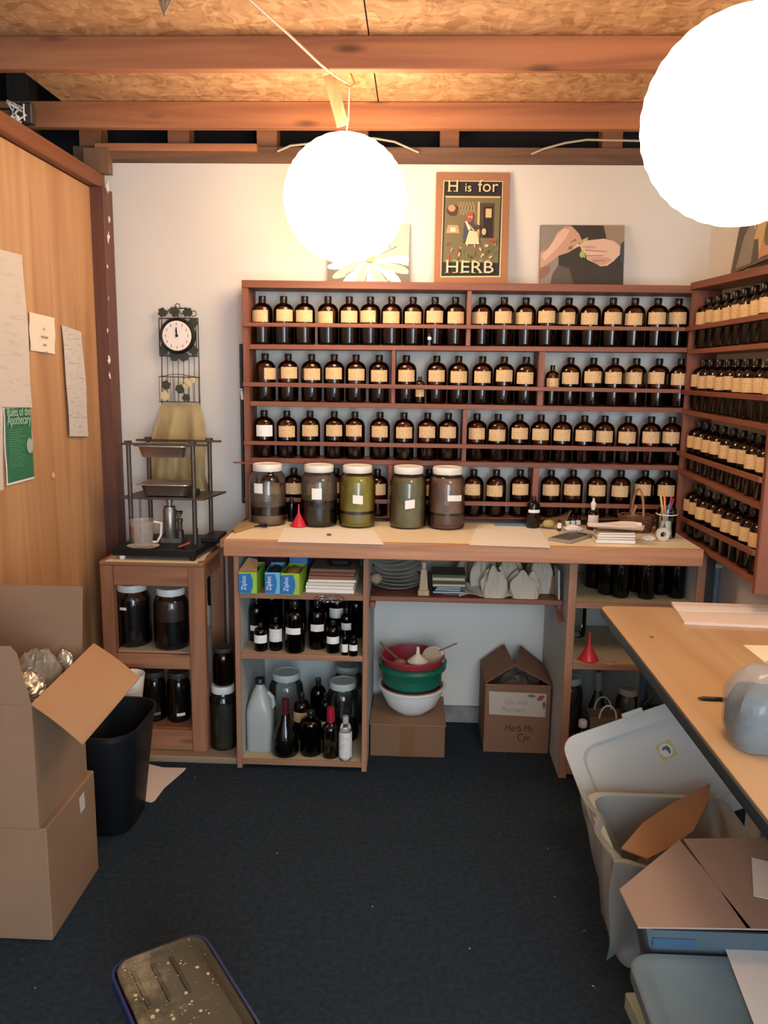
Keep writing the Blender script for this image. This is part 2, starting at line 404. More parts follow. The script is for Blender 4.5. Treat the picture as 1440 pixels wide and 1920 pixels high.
# bits of lint on the carpet
lint = MB(); rnd = random.Random(5)
for px, py in ((365, 1458), (65, 1852), (880, 1778), (1028, 1592), (1040, 1682), (1112, 1850), (855, 1365), (1095, 1745), (520, 1600), (700, 1700)):
    c = at(px, py, z=.001); s_ = rnd.uniform(.002, .005)
    lint.prism([c + Vector((rnd.uniform(-1, 1)*s_, rnd.uniform(-1, 1)*s_, 0)) for _ in range(3)], (0, 0, .001))
solo('lint', lint, M_PAPER, 'tiny pale flecks of lint scattered on the dark carpet', 'debris', (0, 2.5, 0), kind='stuff')

# ============================================================ globe lamps
def lamp(px, py, y, R, label, hook, strip=False):
    c = at(px, py, y=y)
    t = thing('globe_lamp', label, 'lamp', c, group='paper globe lamps')
    prof = []; n = 36
    for i in range(n+1):
        th = math.radians(9) + (PI-math.radians(18))*i/n; rr_ = R*(1 + (.006 if i % 2 else -.004))
        prof.append((rr_*math.sin(th), -rr_*math.cos(th)))
    m = MATS.get('paper_shade')
    if not m:
        m = bpy.data.materials.new('paper_shade'); m.use_nodes = True; b = m.node_tree.nodes['Principled BSDF']
        b.inputs['Base Color'].default_value = (.9, .88, .8, 1); b.inputs['Emission Color'].default_value = LAMP_COL + (1,)
        b.inputs['Emission Strength'].default_value = LAMP_W; MATS['paper_shade'] = m
    part('shade', MB().lathe([(r, z) for r, z in prof], 40, (0, 0, 0), cap0=False, cap1=False), m, t, local=True, smooth=60)
    part('wire_frame', MB().ring((0, 0, R*.985), R*.156, .002, axis=(0, 0, 1)).tube([(-R*.156, 0, R*.985), (0, 0, R*1.05), (R*.156, 0, R*.985)], .0015), M_IRON, t, local=True)
    part('socket', MB().lathe([(.016, .02), (.02, .04), (.02, .10), (.008, .115)], 14, (0, 0, R-.12)), M_WHITE, t, local=True)
    h = hook - c
    part('cord', MB().tube([(0, 0, R-.01), h*.5 + Vector((.004, 0, R*.35)), h], .0028, 6), M_WHITE, t, local=True)
    return c
CL = lamp(647, 373, 3.0, .216, 'round white glowing paper globe lamp hanging in front of the back wall', at(655, 160, z=2.60))
CL2 = lamp(1398, 224, 1.8, .207, 'larger-looking near glowing paper globe lamp at the upper right', Vector((at(1405, 30, y=1.8).x+.0, 1.8, 2.64)))
hk = at(655, 158, z=2.60)
solo('lamp_cord', MB().tube([at(440, -34, z=2.54), at(470, 0, z=2.54), at(545, 68, z=2.54), at(600, 120, z=2.535), at(628, 142, z=2.56), hk], .004, 8), mat('pink_white_cord', 'd9b8a0', .5),
     'pale cord running under the ceiling to the hook of the middle globe lamp', 'cord', hk)
solo('ceiling_hook', MB().tube([hk+Vector((.0, .0, .045)), hk+Vector((.012, -.005, .02)), hk+Vector((.02, -.01, 0)), hk+Vector((.005, -.012, -.012)), hk+Vector((-.012, -.008, -.002))], .0028, 8), mat('brass', 'c9a063', .3, 1),
     'small brass screw hook holding up the middle globe lamp', 'hook', hk)
a0 = at(617, 140, y=2.98); a1 = at(643, 236, y=2.98)
solo('wood_strip', MB().bar(a0, a1, .042, .006, up=(0, -1, .2)), wood('pale_lath', 'c89c63', 'e8c58f', 'z'), 'pale flat strip of wood dangling beside the middle lamp cord', 'strip', a0, bevel=.001)
bx = at(305, 8, z=2.60)
st = MB(); st.tube([at(298, -6, z=2.60), at(308, 28, z=2.56), at(310, -4, z=2.60)], .006, 6); st.tube([at(308, 28, z=2.56), at(325, -8, z=2.61)], .003, 6)
solo('wire_clip', st, mat('grey_metal', '9a948c', .4, .7), 'pointed pale metal clip sticking down from the ceiling at top left', 'clip', bx)
# junction box with wires above the partition
jb = at(38, 215, y=3.2)
t = thing('junction_box', 'grey metal junction box with loose wires above the wood partition', 'electrical box', jb)
part('box', MB().box(jb.x-.035, jb.x+.05, 3.185, 3.222, jb.z-.035, jb.z+.04), mat('galvanised', '6d6a66', .4, .8), t, bevel=.004)
wm = MB(); rnd = random.Random(8)
for k in range(6):
    p = [jb + Vector((rnd.uniform(-.03, .04), -.03-rnd.uniform(0, .03), .03-.022*q + rnd.uniform(-.01, .01))) for q in range(4)]
    wm.tube(p, .003, 6)
part('wires', wm, M_WHITE, t)
part('sockets', MB().tube([jb+Vector((-.005, -.05, -.02)), jb+Vector((-.018, -.052, -.075))], .010, 10).tube([jb+Vector((.01, -.05, -.02)), jb+Vector((.022, -.052, -.08))], .009, 10), M_PAPER, t)
part('feed_wire', MB().tube([jb+Vector((-.3, -.03, -.01)), jb+Vector((-.12, -.03, .012)), jb+Vector((-.02, -.03, .01))], .004, 6), M_IRON, t)
M_CAB = mat('beige_cable', 'b9a88c', .5)
for pts, lb in ((((996, 289), (1020, 279), (1060, 268), (1100, 262), (1150, 263), (1200, 264), (1290, 262)), 'beige cable looping along the top plate right of the poster'),
                (((520, 284), (545, 273), (575, 270), (640, 262), (700, 259), (740, 266), (785, 286)), 'thin beige cable arching along the top plate behind the middle lamp')):
    q = [at(a, b, y=WY-.03) for a, b in pts]
    solo('cable', MB().tube(q, .0045, 6), M_CAB, lb, 'cable', q[0])

# ============================================================ bottle racks
FY = 3.42; BY = WY-.004          # rack front and back
def zl(pl, pr, x, y=FY, xl=470, xr=1262):
    a = at(xl, pl, y=y); b = at(xr, pr, y=y)
    return a.z + (b.z-a.z)*(x-a.x)/(b.x-a.x)
A_X = at(1284, 700, y=FY).x
SH = [(645.5, 651.5), (752.5, 764.5), (858.5, 873), (967, 974)]      # shelf top edges, left and right
RA = [((605, 612.5), (613.5, 621)), ((716.5, 724.5), (729.5, 737)), ((826.5, 833.5), (838.5, 847)), ((931.5, 939), (946.5, 954.5))]
XL = at(456, 700, y=FY).x; XR = at(1272, 700, y=FY).x; XW = RX-.02
rack = thing('bottle_rack', 'long redwood bottle rack with four rows of bottles on the back wall', 'rack', (0, FY, .99))
zt0, zt1 = zl(531, 541, XL), zl(531, 541, XR)
def board(x0, x1, z0, z1, th, y0=FY, y1=BY, name='shelf', m=M_REDX, parent=rack):
    return part(name, MB().hexa([(x0, y0, z0-th), (x1, y0, z1-th), (x1, y1, z1-th), (x0, y1, z0-th), (x0, y0, z0), (x1, y0, z1), (x1, y1, z1), (x0, y1, z0)]), m, parent, bevel=.0015)
board(XL, XW+.018, zt0+.012, zt0+.012+(zt1-zt0)*(XW-XL)/(XR-XL), .030, y0=FY-.006, name='top_board')
for i, (l, r) in enumerate(SH):
    board(XL+.0265, XW-.0005, zl(l, r, XL), zl(l, r, XW), .020 if i < 3 else .0045)
for (a, b), (c_, d_) in RA:
    x0, x1 = XL, A_X-.014
    z0t, z1t = zl(a, c_, x0), zl(a, c_, x1); z0b, z1b = zl(b, d_, x0), zl(b, d_, x1)
    y0, y1 = FY-.014, FY-.001
    part('rail', MB().hexa([(x0, y0, z0b), (x1, y0, z1b), (x1, y1, z1b), (x0, y1, z0b), (x0, y0, z0t), (x1, y0, z1t), (x1, y1, z1t), (x0, y1, z0t)]), M_REDX, rack, bevel=.0015)
zb = .968
part('end_board', MB().box(XL, XL+.026, FY, BY, zb, zt0-.018), M_REDZ, rack, bevel=.0015)
part('end_board', MB().box(XW, XW+.018, FY, BY, zb, zt1-.018), M_REDZ, rack, bevel=.0015)
DIV = [[(875, 883)], [(734, 741), (1009, 1020)], [(867, 875)], [(727, 736), (998, 1009)]]
def rowz(i, x): return zl(SH[i][0], SH[i][1], x)
for i, row in enumerate(DIV):
    for p0, p1 in row:
        py = SH[i][0]-40
        x0, x1 = at(p0, py, y=FY).x, at(p1, py, y=FY).x
        top = (rowz(i-1, x0)-.020) if i else zl(531, 541, x0)-.018
        part('divider', MB().box(x0, x1, FY+.001, BY, rowz(i, x0)+.0005, top-.0005), M_REDZ, rack, bevel=.001)

# --- bottle maker
def boston(r, H, seg=22):
    k = H/.207; q = r/.0432
    return [(.036*q, 0), (.0415*q, .003*k), (.0432*q, .009*k), (.0432*q, .138*k), (.0424*q, .149*k), (.0395*q, .159*k), (.0345*q, .1665*k), (.028*q, .172*k), (.0205*q, .1755*k), (.0145*q, .179*k), (.0125*q, .186*k), (.0125*q, .196*k)]
def label_patch(r, z0, z1, a0, a1, n=8, fn=None):
    mb = MB()
    def f(u, v):
        a = a0+(a1-a0)*u; rr_ = r+.0007
        return (rr_*math.sin(a), -rr_*math.cos(a), z0+(z1-z0)*v)
    return mb.grid(f, n, 1)
_cache = {}
def bottle(name, label, r=.0440, H=.198, glassm=None, lab=None, lz=(.094, .142), la=.88, rot=0, fill=.6, liq=None, capm=None, cap=None, loc=(0, 0, 0), group=None, cat='bottle', seg=22, capr=None):
    """cap (black), translucent body, contents, paper label"""
    glassm = glassm or M_AMBER; liq = liq or M_LIQ; capm = capm or M_CAP
    t = thing(name, label, cat, loc, rot, group)
    k = H/.207
    def me(key, fn, m, sm=35):
        kk = (key, round(r, 4), round(H, 4), m.name if m else '')
        if kk not in _cache: _cache[kk] = make_mesh(key.split('|')[0], fn(), m, None, sm)
        o = bpy.data.objects.new(key.split('|')[0], _cache[kk]); COL.objects.link(o); o.parent = t
        return o
    me('glass_body', lambda: MB().lathe(boston(r, H), seg), glassm, 40)
    cr = capr or .0152*(r/.0432)
    me('cap', lambda: MB().lathe([(cr*.97, .183*k), (cr, .185*k), (cr, .204*k), (cr*.92, .207*k)], 16), capm, 40)
    f = round(fill, 1)
    if f > 0:
        top = .14*k*f
        rr_ = r-.003
        if f > 1: me('contents|%.1f' % f, lambda: MB().lathe([(r*.82, .003*k), (rr_, .01*k), (rr_, .138*k), (rr_*.9, .156*k), (rr_*.66, .167*k)], seg), liq, 40)
        else: me('contents|%.1f' % f, lambda: MB().lathe([(r*.82, .003*k), (rr_, .01*k), (rr_, top)], seg), liq, 40)
    if lab is not None:
        me('paper_label|%.3f%.3f%.2f' % (lz[0], lz[1], la), lambda: label_patch(r, lz[0]*k, lz[1]*k, -la, la), lab, 60)
    return t

ROWS = [
 [[492, 532, 571, 615, 654, 694, 734, 774, 815, 855], [903.7, 944, 985.3, 1025, 1066, 1106, 1147, 1188.5, 1231, 1268]],
 [[498, 540, 584.5, 626.7, 667.6, 710.7], [761, 818.3, 859, 903.7, 944, 988.3], [1069.3, 1111, 1150.3, 1191.5, 1233.4, 1262]],
 [[496, 538.4, 581, 626.4, 663.7, 712.2, 757, 801, 840], [893.6, 932.7, 973.4, 1012.8, 1053.4, 1093.7, 1132.9, 1175.3, 1218.4, 1250]],
 [[508, 550.6, 590, 629.4, 707.4], [757, 804.5, 846, 887.5, 929.7, 978.6], [1032, 1074, 1118, 1163, 1208, 1246.5]]]
ROT = {(0, 0): -.35, (0, 1): .12, (0, 3): -.4, (0, 5): -.35, (0, 10): -.35, (0, 12): -.25, (0, 14): -.2, (1, 0): .75, (1, 1): .12, (1, 14): -.15, (1, 15): -.3, (1, 16): -.3,
       (2, 4): -.15, (3, 0): .2, (3, 8): -.2, (3, 9): -.2, (3, 15): -.25, (0, 8): .0}
BAYS = {1: ['only bay'], 2: ['left bay', 'right bay'], 3: ['left bay', 'middle bay', 'right bay']}
RN = ['top', 'second', 'third', 'bottom']
rnd = random.Random(11)
RB = .0440
YB = FY+.004+RB+.012
for i, row in enumerate(ROWS):
    idx = 0
    for bi, bay in enumerate(row):
        last = None
        for k, px in enumerate(bay):
            pyc = (SH[i][0]+(SH[i][1]-SH[i][0])*(px-470)/800.0)-45
            x = at(px, pyc, y=YB).x
            x = max(x, XL+.026+RB+.001) if idx == 0 else x
            if last is not None and x-last < 2*RB+.0008: x = last+2*RB+.0008
            for p0, p1 in DIV[i]:
                d0, d1 = at(p0, pyc, y=FY).x, at(p1, pyc, y=FY).x
                if d0-RB-.001 < x < (d0+d1)/2: x = d0-RB-.001
                elif (d0+d1)/2 <= x < d1+RB+.001: x = d1+RB+.001
            x = min(x, XW-RB-.002); last = x
            y = YB+rnd.uniform(-.006, .012)
            z = rowz(i, x)
            m = M_PLAINW if (i, idx) == (2, 0) else M_CREAM
            dz = rnd.uniform(-.004, .005)
            tone = 'white' if m is M_PLAINW else 'cream'
            bottle('amber_bottle', 'brown bottle, %s label, %s from left, %s, %s row, back rack' % (tone, ORD[k], BAYS[len(row)][bi], RN[i]), lab=m, lz=(round(.094+dz, 3), round(.144+dz, 3)), la=.86,
                   rot=ROT.get((i, idx), rnd.uniform(-.1, .1)) - x*.28, fill=rnd.choice([.6, .7, .8, .5, .9]), loc=(x, y, z+.0022), group='amber bottles in the back rack')
            idx += 1
# small bottles in the rack
q = at(787, 745, y=FY+.028); bottle('small_amber_bottle', 'small reddish bottle squeezed behind the second-row rail, low cream label', r=.022, H=.112, lab=M_CREAM, lz=(.055, .11), la=.9, fill=.5, loc=(q.x, FY+.0265, rowz(1, q.x)))
q = at(805, 640, y=FY+.02); bottle('clear_vial', 'tiny clear vial under the ninth bottle of the top row', r=.009, H=.052, glassm=M_CLEAR, lab=M_WLAB, fill=.4, liq=mat('grey_powder', '6d7075', .8), capm=M_CAP, loc=(q.x, FY+.0115, rowz(0, q.x)))
q = at(1031, 720, y=FY+.06); bottle('medium_amber_bottle', 'short brown bottle first in the right bay, second row of back rack', r=.029, H=.165, lab=M_CREAM, lz=(.075, .14), la=1.0, fill=.7, loc=(q.x+.006, FY+.045, rowz(1, q.x)+.002))

# --- the right-hand rack
A = Vector((at(1284, 700, y=FY).x, FY-.008, 0)); B = Vector((at(1430, 950, y=2.53).x, 2.53, 0))
D = (B-A).normalized(); NN = Vector((-D.y, D.x, 0))   # towards the wall
if NN.x < 0: NN = -NN
rr_l = (B-A).length; DEP = .125
rr2 = thing('bottle_rack', 'redwood bottle rack on the right wall, four full rows, wide end board', 'rack', (A.x, A.y, 1.0))
SR = [(656, 640), (768, 797), (878, 948), (994, 1088)]
RR = [((613, 583), (621, 592)), ((731, 741), (739, 752)), ((845, 896), (853, 908)), ((961, 1034), (969, 1048))]
def zR(pl, pr, s):
    a = at(1283, pl, y=A.y).z
    q = at(1430, pr, y=B.y).z
    return a+(q-a)*s
def rboard(name, zf0, zf1, th, s0=0, s1=1, off=0, dep=DEP, m=M_REDY):
    p = [A+D*rr_l*s0+NN*off, A+D*rr_l*s1+NN*off, A+D*rr_l*s1+NN*(off+dep), A+D*rr_l*s0+NN*(off+dep)]
    zz = [zf0, zf1, zf1, zf0]
    vs = [Vector((p[k].x, p[k].y, zz[k]-th)) for k in range(4)]+[Vector((p[k].x, p[k].y, zz[k])) for k in range(4)]
    return part(name, MB().hexa(vs), m, rr2, bevel=.0015)
ztA, ztB = zR(533, 493, 0)+.004, zR(533, 493, 1)+.004
rboard('top_board', ztA+.002, ztB+.002, .028, 0, 1.04, -.006, DEP)
ztB = max(ztB, 1.953); SZ = []
for l, r in SR:
    z0, z1 = zR(l, r, 0), zR(l, r, 1)
    SZ.append((z0, z1)); rboard('shelf', z0, z1, .018, .018, .984)
for (a, b), (c_, d_) in RR:
    rboard('rail', zR(a, b, 0), zR(a, b, 1), .018, .001, .984, -.012, .011)
rboard('side_panel', ztA-.027, ztA-.027, ztA-.027-SZ[3][0]+.05, .001, .017, 0, DEP, M_REDZ)
rboard('end_board', ztB-.027, ztB-.027, ztB-.027-SZ[3][1]+.045, .985, 1.01, -.004, DEP, M_REDZ)
rnd = random.Random(21)
for i in range(4):
    n = 9
    for k in range(n):
        s = (.064+.0900*k)/rr_l
        z = SZ[i][0]+(SZ[i][1]-SZ[i][0])*s
        p = A + D*rr_l*s + NN*(.052+rnd.uniform(-.002, .008))
        if s > .95: continue
        dz = rnd.uniform(-.005, .005)
        bottle('amber_bottle', 'brown bottle, cream label, %s from the corner, %s row of right-hand rack' % (ORD[k], RN[i]), lab=M_CREAM, lz=(round(.094+dz, 3), round(.144+dz, 3)), la=.86,
               rot=-PI/2+rnd.uniform(.35, .75), fill=rnd.choice([.6, .7, .8, .9]), loc=(p.x, p.y, z+.004), group='amber bottles in the right-hand rack')

# strap hanging at the left end of the rack; stick on the bottom shelf
q = at(452, 645, y=WY-.02); q2 = at(457, 943, y=WY-.02)
t = thing('hanging_strap', 'black strap with a metal clasp hanging left of the back rack', 'strap', q)
part('strap', MB().bar(q, q2, .013, .018, up=(0, 1, 0)), M_BLACK, t, bevel=.002)
q3 = at(452, 730, y=WY-.035)
part('clasp', MB().obox(q3, (.016, .012, .008), (0, .1, 0)).obox(q3+Vector((.004, 0, -.025)), (.012, .008, .04), (0, -.1, 0)), M_STEEL, t, bevel=.001)
q = at(438, 867, y=FY-.03)
solo('wooden_stick', MB().bar(q, q+Vector((.105, 0, -.002)), .012, .006), M_REDX, 'thin reddish stick poking out left beyond the rack above the first jar', 'stick', q)

# ============================================================ pictures on top of the racks
def frame_of(O, U, V):
    U = Vector(U); V = Vector(V); N = U.normalized().cross(V.normalized())
    return Vector(O), U, V, N
def art(t, name, O, U, V, shapes, base=.0012):
    """flat print: each shape a thin film, later ones on top; (material, [(u, v) ...]) with u, v in 0..1"""
    O, U, V, N = frame_of(O, U, V); mb = MB(); mats = []
    for k, (m, pts) in enumerate(shapes):
        if m not in mats: mats.append(m)
        mb.m = mats.index(m)
        off = base+.00012*k
        mb.prism([O+U*u+V*v+N*off for u, v in pts], N*.0001)
    return part(name, mb, mats, t, smooth=0)
def ell(cx, cy, rx, ry, rot=0, n=16):
    return [(cx+rx*math.cos(2*PI*k/n)*math.cos(rot)-ry*math.sin(2*PI*k/n)*math.sin(rot), cy+rx*math.cos(2*PI*k/n)*math.sin(rot)+ry*math.sin(2*PI*k/n)*math.cos(rot)) for k in range(n)]
def panel(name, O, U, V, th, m, t):
    O, U, V, N = frame_of(O, U, V)
    return part(name, MB().prism([O, O+U, O+U+V, O+V], -N*th), m, t, bevel=.0006)
ZT = lambda x: zl(531, 541, x)+.0125
# poster
O = Vector((.066, 3.51, ZT(.2)+.001)); U = Vector((.306, 0, -.001)); V = Vector((.0, .055, .458))
t = thing('herb_poster', 'brown-mounted alphabet poster about herbs standing on the back rack', 'poster', O)
panel('backing_board', O, U, V, .004, mat('brown_board', '9c6b4c', .8, var=.05), t)
K = mat('ink_black', '201b18', .7); TAN = mat('ink_tan', 'c3a877', .7); OL = mat('ink_olive', '6d6244', .7); RD = mat('ink_red', 'a8453a', .7)
GR = mat('ink_green', '68713e', .7); DB = mat('ink_brown', '4a3626', .7); SK = mat('ink_skin', 'c08c68', .7); CR = mat('ink_cream', 'd8c8a0', .7); BL = mat('ink_blue', '3f4350', .7)
sh = [(CR, [(.085, .065), (.90, .075), (.905, .925), (.10, .925)]), (K, [(.095, .075), (.885, .085), (.895, .918), (.11, .918)]),
      (OL, [(.115, .20), (.865, .20), (.875, .79), (.13, .79)]), (TAN, [(.13, .775), (.875, .775), (.875, .79), (.13, .79)]),
      (DB, [(.60, .42), (.80, .42), (.80, .73), (.60, .73)]), (K, [(.65, .42), (.78, .42), (.78, .70), (.65, .70)]), (TAN, [(.68, .60), (.76, .60), (.76, .68), (.68, .68)]),
      (TAN, [(.57, .40), (.60, .40), (.60, .74), (.57, .74)]), (DB, ell(.24, .66, .09, .05)), (SK, ell(.22, .68, .05, .03)), (SK, [(.15, .46), (.33, .46), (.31, .53), (.17, .53)]),
      (CR, [(.2, .47), (.28, .47), (.27, .51), (.21, .51)])]
for k in range(6): sh.append((TAN, [(.30+.04*k, .62), (.305+.04*k, .62), (.345+.04*k, .74), (.34+.04*k, .74)])); sh.append((TAN, [(.34+.04*k, .62), (.345+.04*k, .62), (.305+.04*k, .74), (.30+.04*k, .74)]))
r_ = random.Random(4)
for k in range(46):
    cx, cy = r_.uniform(.15, .84), r_.uniform(.215, .38); sh.append((r_.choice([GR, GR, TAN, DB, CR, RD, OL]), ell(cx, cy, r_.uniform(.012, .03), r_.uniform(.006, .014), r_.uniform(0, 3), 7)))
sh += [(BL, [(.38, .40), (.52, .40), (.53, .52), (.47, .58), (.40, .55)]), (CR, [(.41, .36), (.60, .36), (.57, .47), (.46, .48)]), (SK, ell(.47, .60, .035, .03)), (RD, ell(.455, .575, .05, .02)), (RD, ell(.47, .625, .035, .02)),
       (SK, [(.42, .54), (.45, .54), (.54, .48), (.53, .465)]), (CR, [(.40, .56), (.43, .56), (.48, .49), (.45, .48)]), (DB, ell(.57, .51, .04, .022)), (TAN, ell(.66, .47, .03, .03)), (RD, ell(.78, .40, .06, .012))]
for k in range(4): sh.append((TAN, [(.44+.04*k, .365), (.445+.04*k, .365), (.475+.027*k, .465), (.47+.027*k, .465)]))
art(t, 'print', O, U, V, sh)
def L(u, v): return O+U*u+V*v-V.cross(U).normalized()*(-.0085)
Nn = U.normalized().cross(V.normalized())
L = lambda u, v: O+U*u+V*v+Nn*.0095
M_INKL = mat('ink_cream_letter', 'dcbf92', .7)
text_part('lettering', 'H', .068, M_INKL, t, L(.15, .822), U, V); text_part('lettering', 'is', .050, M_INKL, t, L(.385, .824), U, V); text_part('lettering', 'for', .070, M_INKL, t, L(.565, .823), U, V)
text_part('lettering', 'HERB', .070, M_INKL, t, L(.14, .105), U, V, squash=1.22)
# serif strokes of the lettering
sf = []
for u0 in (.155, .235): sf += [(M_INKL, [(u0, .823), (u0+.055, .823), (u0+.055, .828), (u0, .828)]), (M_INKL, [(u0, .912), (u0+.055, .912), (u0+.055, .917), (u0, .917)])]
for u0 in (.145, .245, .345, .51, .60, .70): sf += [(M_INKL, [(u0, .102), (u0+.05, .102), (u0+.05, .107), (u0, .107)]), (M_INKL, [(u0, .211), (u0+.05, .211), (u0+.05, .216), (u0, .216)])]
art(t, 'serifs', O, U, V, sf, base=.0098)
# hands photograph
O = Vector((at(1014, 500, y=3.52).x, 3.53, ZT(.67)+.001)); U = Vector((at(1172, 500, y=3.52).x-O.x, 0, .001)); V = Vector((-.002, .035, .252))
t = thing('photo_canvas', 'unframed photo of two hands picking a herb, standing on back rack', 'picture', O)
panel('canvas', O, U, V, .012, mat('canvas_dark', '3a342f', .7), t)
S1 = mat('print_skin', 'c39a84', .7); S2 = mat('print_skin_light', 'd8b5a0', .7); S3 = mat('print_skin_shadow', '8d6655', .7); LG = mat('print_leaf', 'a9b860', .7)
G1 = mat('print_grey', '8c8478', .7); G2 = mat('print_brown_grey', '5b5147', .7)
sh = [(G1, [(.0, .0), (.30, 0), (.22, .35), (.22, .7), (.38, 1), (0, 1)]), (G2, [(.12, 0), (.42, 0), (.35, .3), (.22, .35), (.15, .2)]), (mat('print_tan_grey', '96836a', .7), [(.82, .6), (1, .5), (1, 1), (.75, 1)]),
      (S1, [(.0, .30), (.06, .34), (.13, .40), (.22, .50), (.33, .55), (.42, .62), (.46, .70), (.50, .74), (.46, .86), (.38, .97), (.30, .98), (.20, .88), (.15, .72), (.08, .60), (0, .55)]),
      (S2, [(.05, .42), (.20, .62), (.30, .78), (.35, .92), (.28, .95), (.19, .82), (.10, .62), (.02, .50)]),
      (S3, [(.33, .60), (.37, .60), (.45, .72), (.42, .78), (.36, .72)]), (S1, ell(.40, .70, .07, .028, .6)), (S2, ell(.44, .66, .06, .02, .5)),
      (S3, [(0, .12), (.06, .14), (.12, .25), (.12, .34), (.02, .30), (0, .28)]),
      (LG, [(.50, .50), (.54, .46), (.53, .60), (.57, .80), (.53, .78), (.50, .72), (.47, .80), (.48, .66)]), (LG, ell(.50, .52, .03, .05)), (LG, ell(.53, .76, .04, .018, .5)),
      (S2, [(.47, .66), (.52, .74), (.62, .76), (.76, .78), (.88, .74), (.95, .66), (.95, .52), (.88, .42), (.80, .34), (.72, .33), (.66, .38), (.56, .44), (.54, .54), (.50, .60)]),
      (S1, [(.56, .47), (.70, .49), (.82, .47), (.86, .43), (.78, .36), (.70, .35), (.62, .42)]), (S3, [(.54, .585), (.80, .565), (.80, .575), (.54, .60)]), (S3, [(.54, .49), (.76, .50), (.76, .51), (.54, .505)]), (S3, [(.62, .41), (.78, .42), (.78, .43), (.62, .425)]),
      (S1, ell(.58, .64, .09, .022, -.05)), (BL, [(.95, .40), (1, .38), (1, .74), (.96, .70)])]
art(t, 'print', O, U, V, sh)
# flower photograph
O = Vector((at(613, 500, y=3.52).x, 3.53, ZT(-.2)+.001)); U = Vector((at(766, 500, y=3.52).x-O.x, 0, .001)); V = Vector((.002, .035, .25))
t = thing('photo_canvas', 'unframed photo of white flower petals, partly hidden by the middle lamp', 'picture', O)
panel('canvas', O, U, V, .012, mat('canvas_pale', '8c857a', .7), t)
W1 = mat('petal_white', 'efeae2', .7); W2 = mat('petal_grey', 'b9b2a6', .7); W3 = mat('petal_dark', '6e675c', .7); Y1 = mat('petal_yellow', 'd9b968', .7)
sh = [(W3, [(0, 0), (1, 0), (1, .45), (0, .35)]), (W2, [(.75, .35), (1, .3), (1, 1), (.8, 1)])]
for k, a in enumerate((-2.9, -2.55, -2.2, -1.85, -1.5, -1.15, -.8, -.4, 0, .5, 1.0, 1.6, 2.3)):
    sh.append((W2 if k % 2 else W1, ell(.52+.30*math.cos(a), .40+.30*math.sin(a), .25, .075, a, 14)))
sh = [(m, [(min(1, max(0, u)), min(1, max(0, v))) for u, v in p]) for m, p in sh]
for k, a in enumerate((-2.4, -1.7, -1.0, -.2, .6)): sh.append((W3, [(.52+.08*math.cos(a), .4+.08*math.sin(a)), (.52+.4*math.cos(a-.02), max(.01, .4+.39*math.sin(a-.02))), (.52+.4*math.cos(a+.02), max(.01, .4+.39*math.sin(a+.02)))]))
sh.append((Y1, ell(.52, .42, .07, .06)))
art(t, 'print', O, U, V, sh)
# picture on the right rack
zq = ztA+(ztB-ztA)*.4
p0 = A+D*rr_l*.30+NN*.055; p1 = A+D*rr_l*.78+NN*.055
O = Vector((p0.x, p0.y, zq+.012)); U = Vector((p1.x-p0.x, p1.y-p0.y, .012)); V = Vector((.035, 0, .30))
t = thing('framed_picture', 'grey-brown picture with pale figures leaning on top of right-hand rack', 'picture', O)
panel('canvas', O, U, V, .012, mat('canvas_brown', '6f5a49', .7), t)
art(t, 'print', O, U, V, [(G2, [(.03, .03), (.97, .03), (.97, .97), (.03, .97)]), (G1, [(.12, .03), (.45, .03), (.42, .45), (.30, .55), (.18, .4)]), (TAN, [(.42, .30), (.52, .28), (.62, .03), (.70, .1), (.62, .6), (.66, .95), (.5, .95)]),
                           (SK, [(.60, .05), (.95, .05), (.95, .95), (.72, .95), (.64, .5)]), (CR, ell(.35, .6, .02, .2, .3)), (OL, ell(.75, .35, .12, .2))])
q = A+D*rr_l*.93+NN*.06
solo('green_box', MB().obox((q.x, q.y, ztB+.012+.006+.02), (.05, .05, .036), (0, 0, .3)), mat('teal_green', '3f7a62', .6), 'small green packet on the right-hand rack at the frame edge', 'packet', (q.x, q.y, ztB+.02), bevel=.002)

# ============================================================ papers on the left wall
def wallsheet(name, label, cat, quad, m, th=.0012, curl=0):
    """quad: photograph pixels of the four corners, clockwise from top left"""
    p = [at(a, b, x=LX+.004) for a, b in quad]
    o = p[3]
    def f(u, v):
        a = p[3].lerp(p[2], u); b = p[0].lerp(p[1], u); q = a.lerp(b, v)
        return q + Vector((curl*math.sin(PI*v)*.4+curl*(1-v)**3*.5+.0015*math.sin(9*v+3*u), 0, 0))
    t = thing(name, label, cat, o)
    part('sheet', MB().grid(f, 6, 12, (th, 0, 0)), m, t, smooth=60)
    return t, p
M_NOTE = label_mat('handwritten_sheet', 'd2cbc5', 'b9b2ae', 70)
M_NOTE2 = label_mat('faint_sheet', 'd6cbc1', 'ccc1b7', 30)
wallsheet('paper_chart', 'large pale wall sheet above the green poster on the wood partition', 'paper', ((-60, 452), (41, 478), (57, 764), (-52, 762)), M_NOTE2, curl=.01)
wallsheet('paper_chart', 'narrow pale sheet at the frame edge left of the green poster', 'paper', ((-60, 600), (1, 622), (5, 918), (-55, 935)), M_NOTE2, curl=.004)
t, p = wallsheet('paper_note', 'small square cream note with four typed lines on the partition', 'paper', ((54, 585), (102, 596), (103, 664), (57, 657)), mat('cream_note', 'efe2cf', .8))
Un = (p[1]-p[0]).normalized(); Vn = (p[0]-p[3]).normalized()
for k, wd in enumerate(('A', 'welcome', 'note', 'to all')):
    text_part('lettering', wd, .016, mat('pencil', '8c8379', .8), t.children[0], p[0].lerp(p[1], .5)+Vector((.006, 0, 0))-Vn*(.055+.028*k), Un, Vn, 'CENTER')
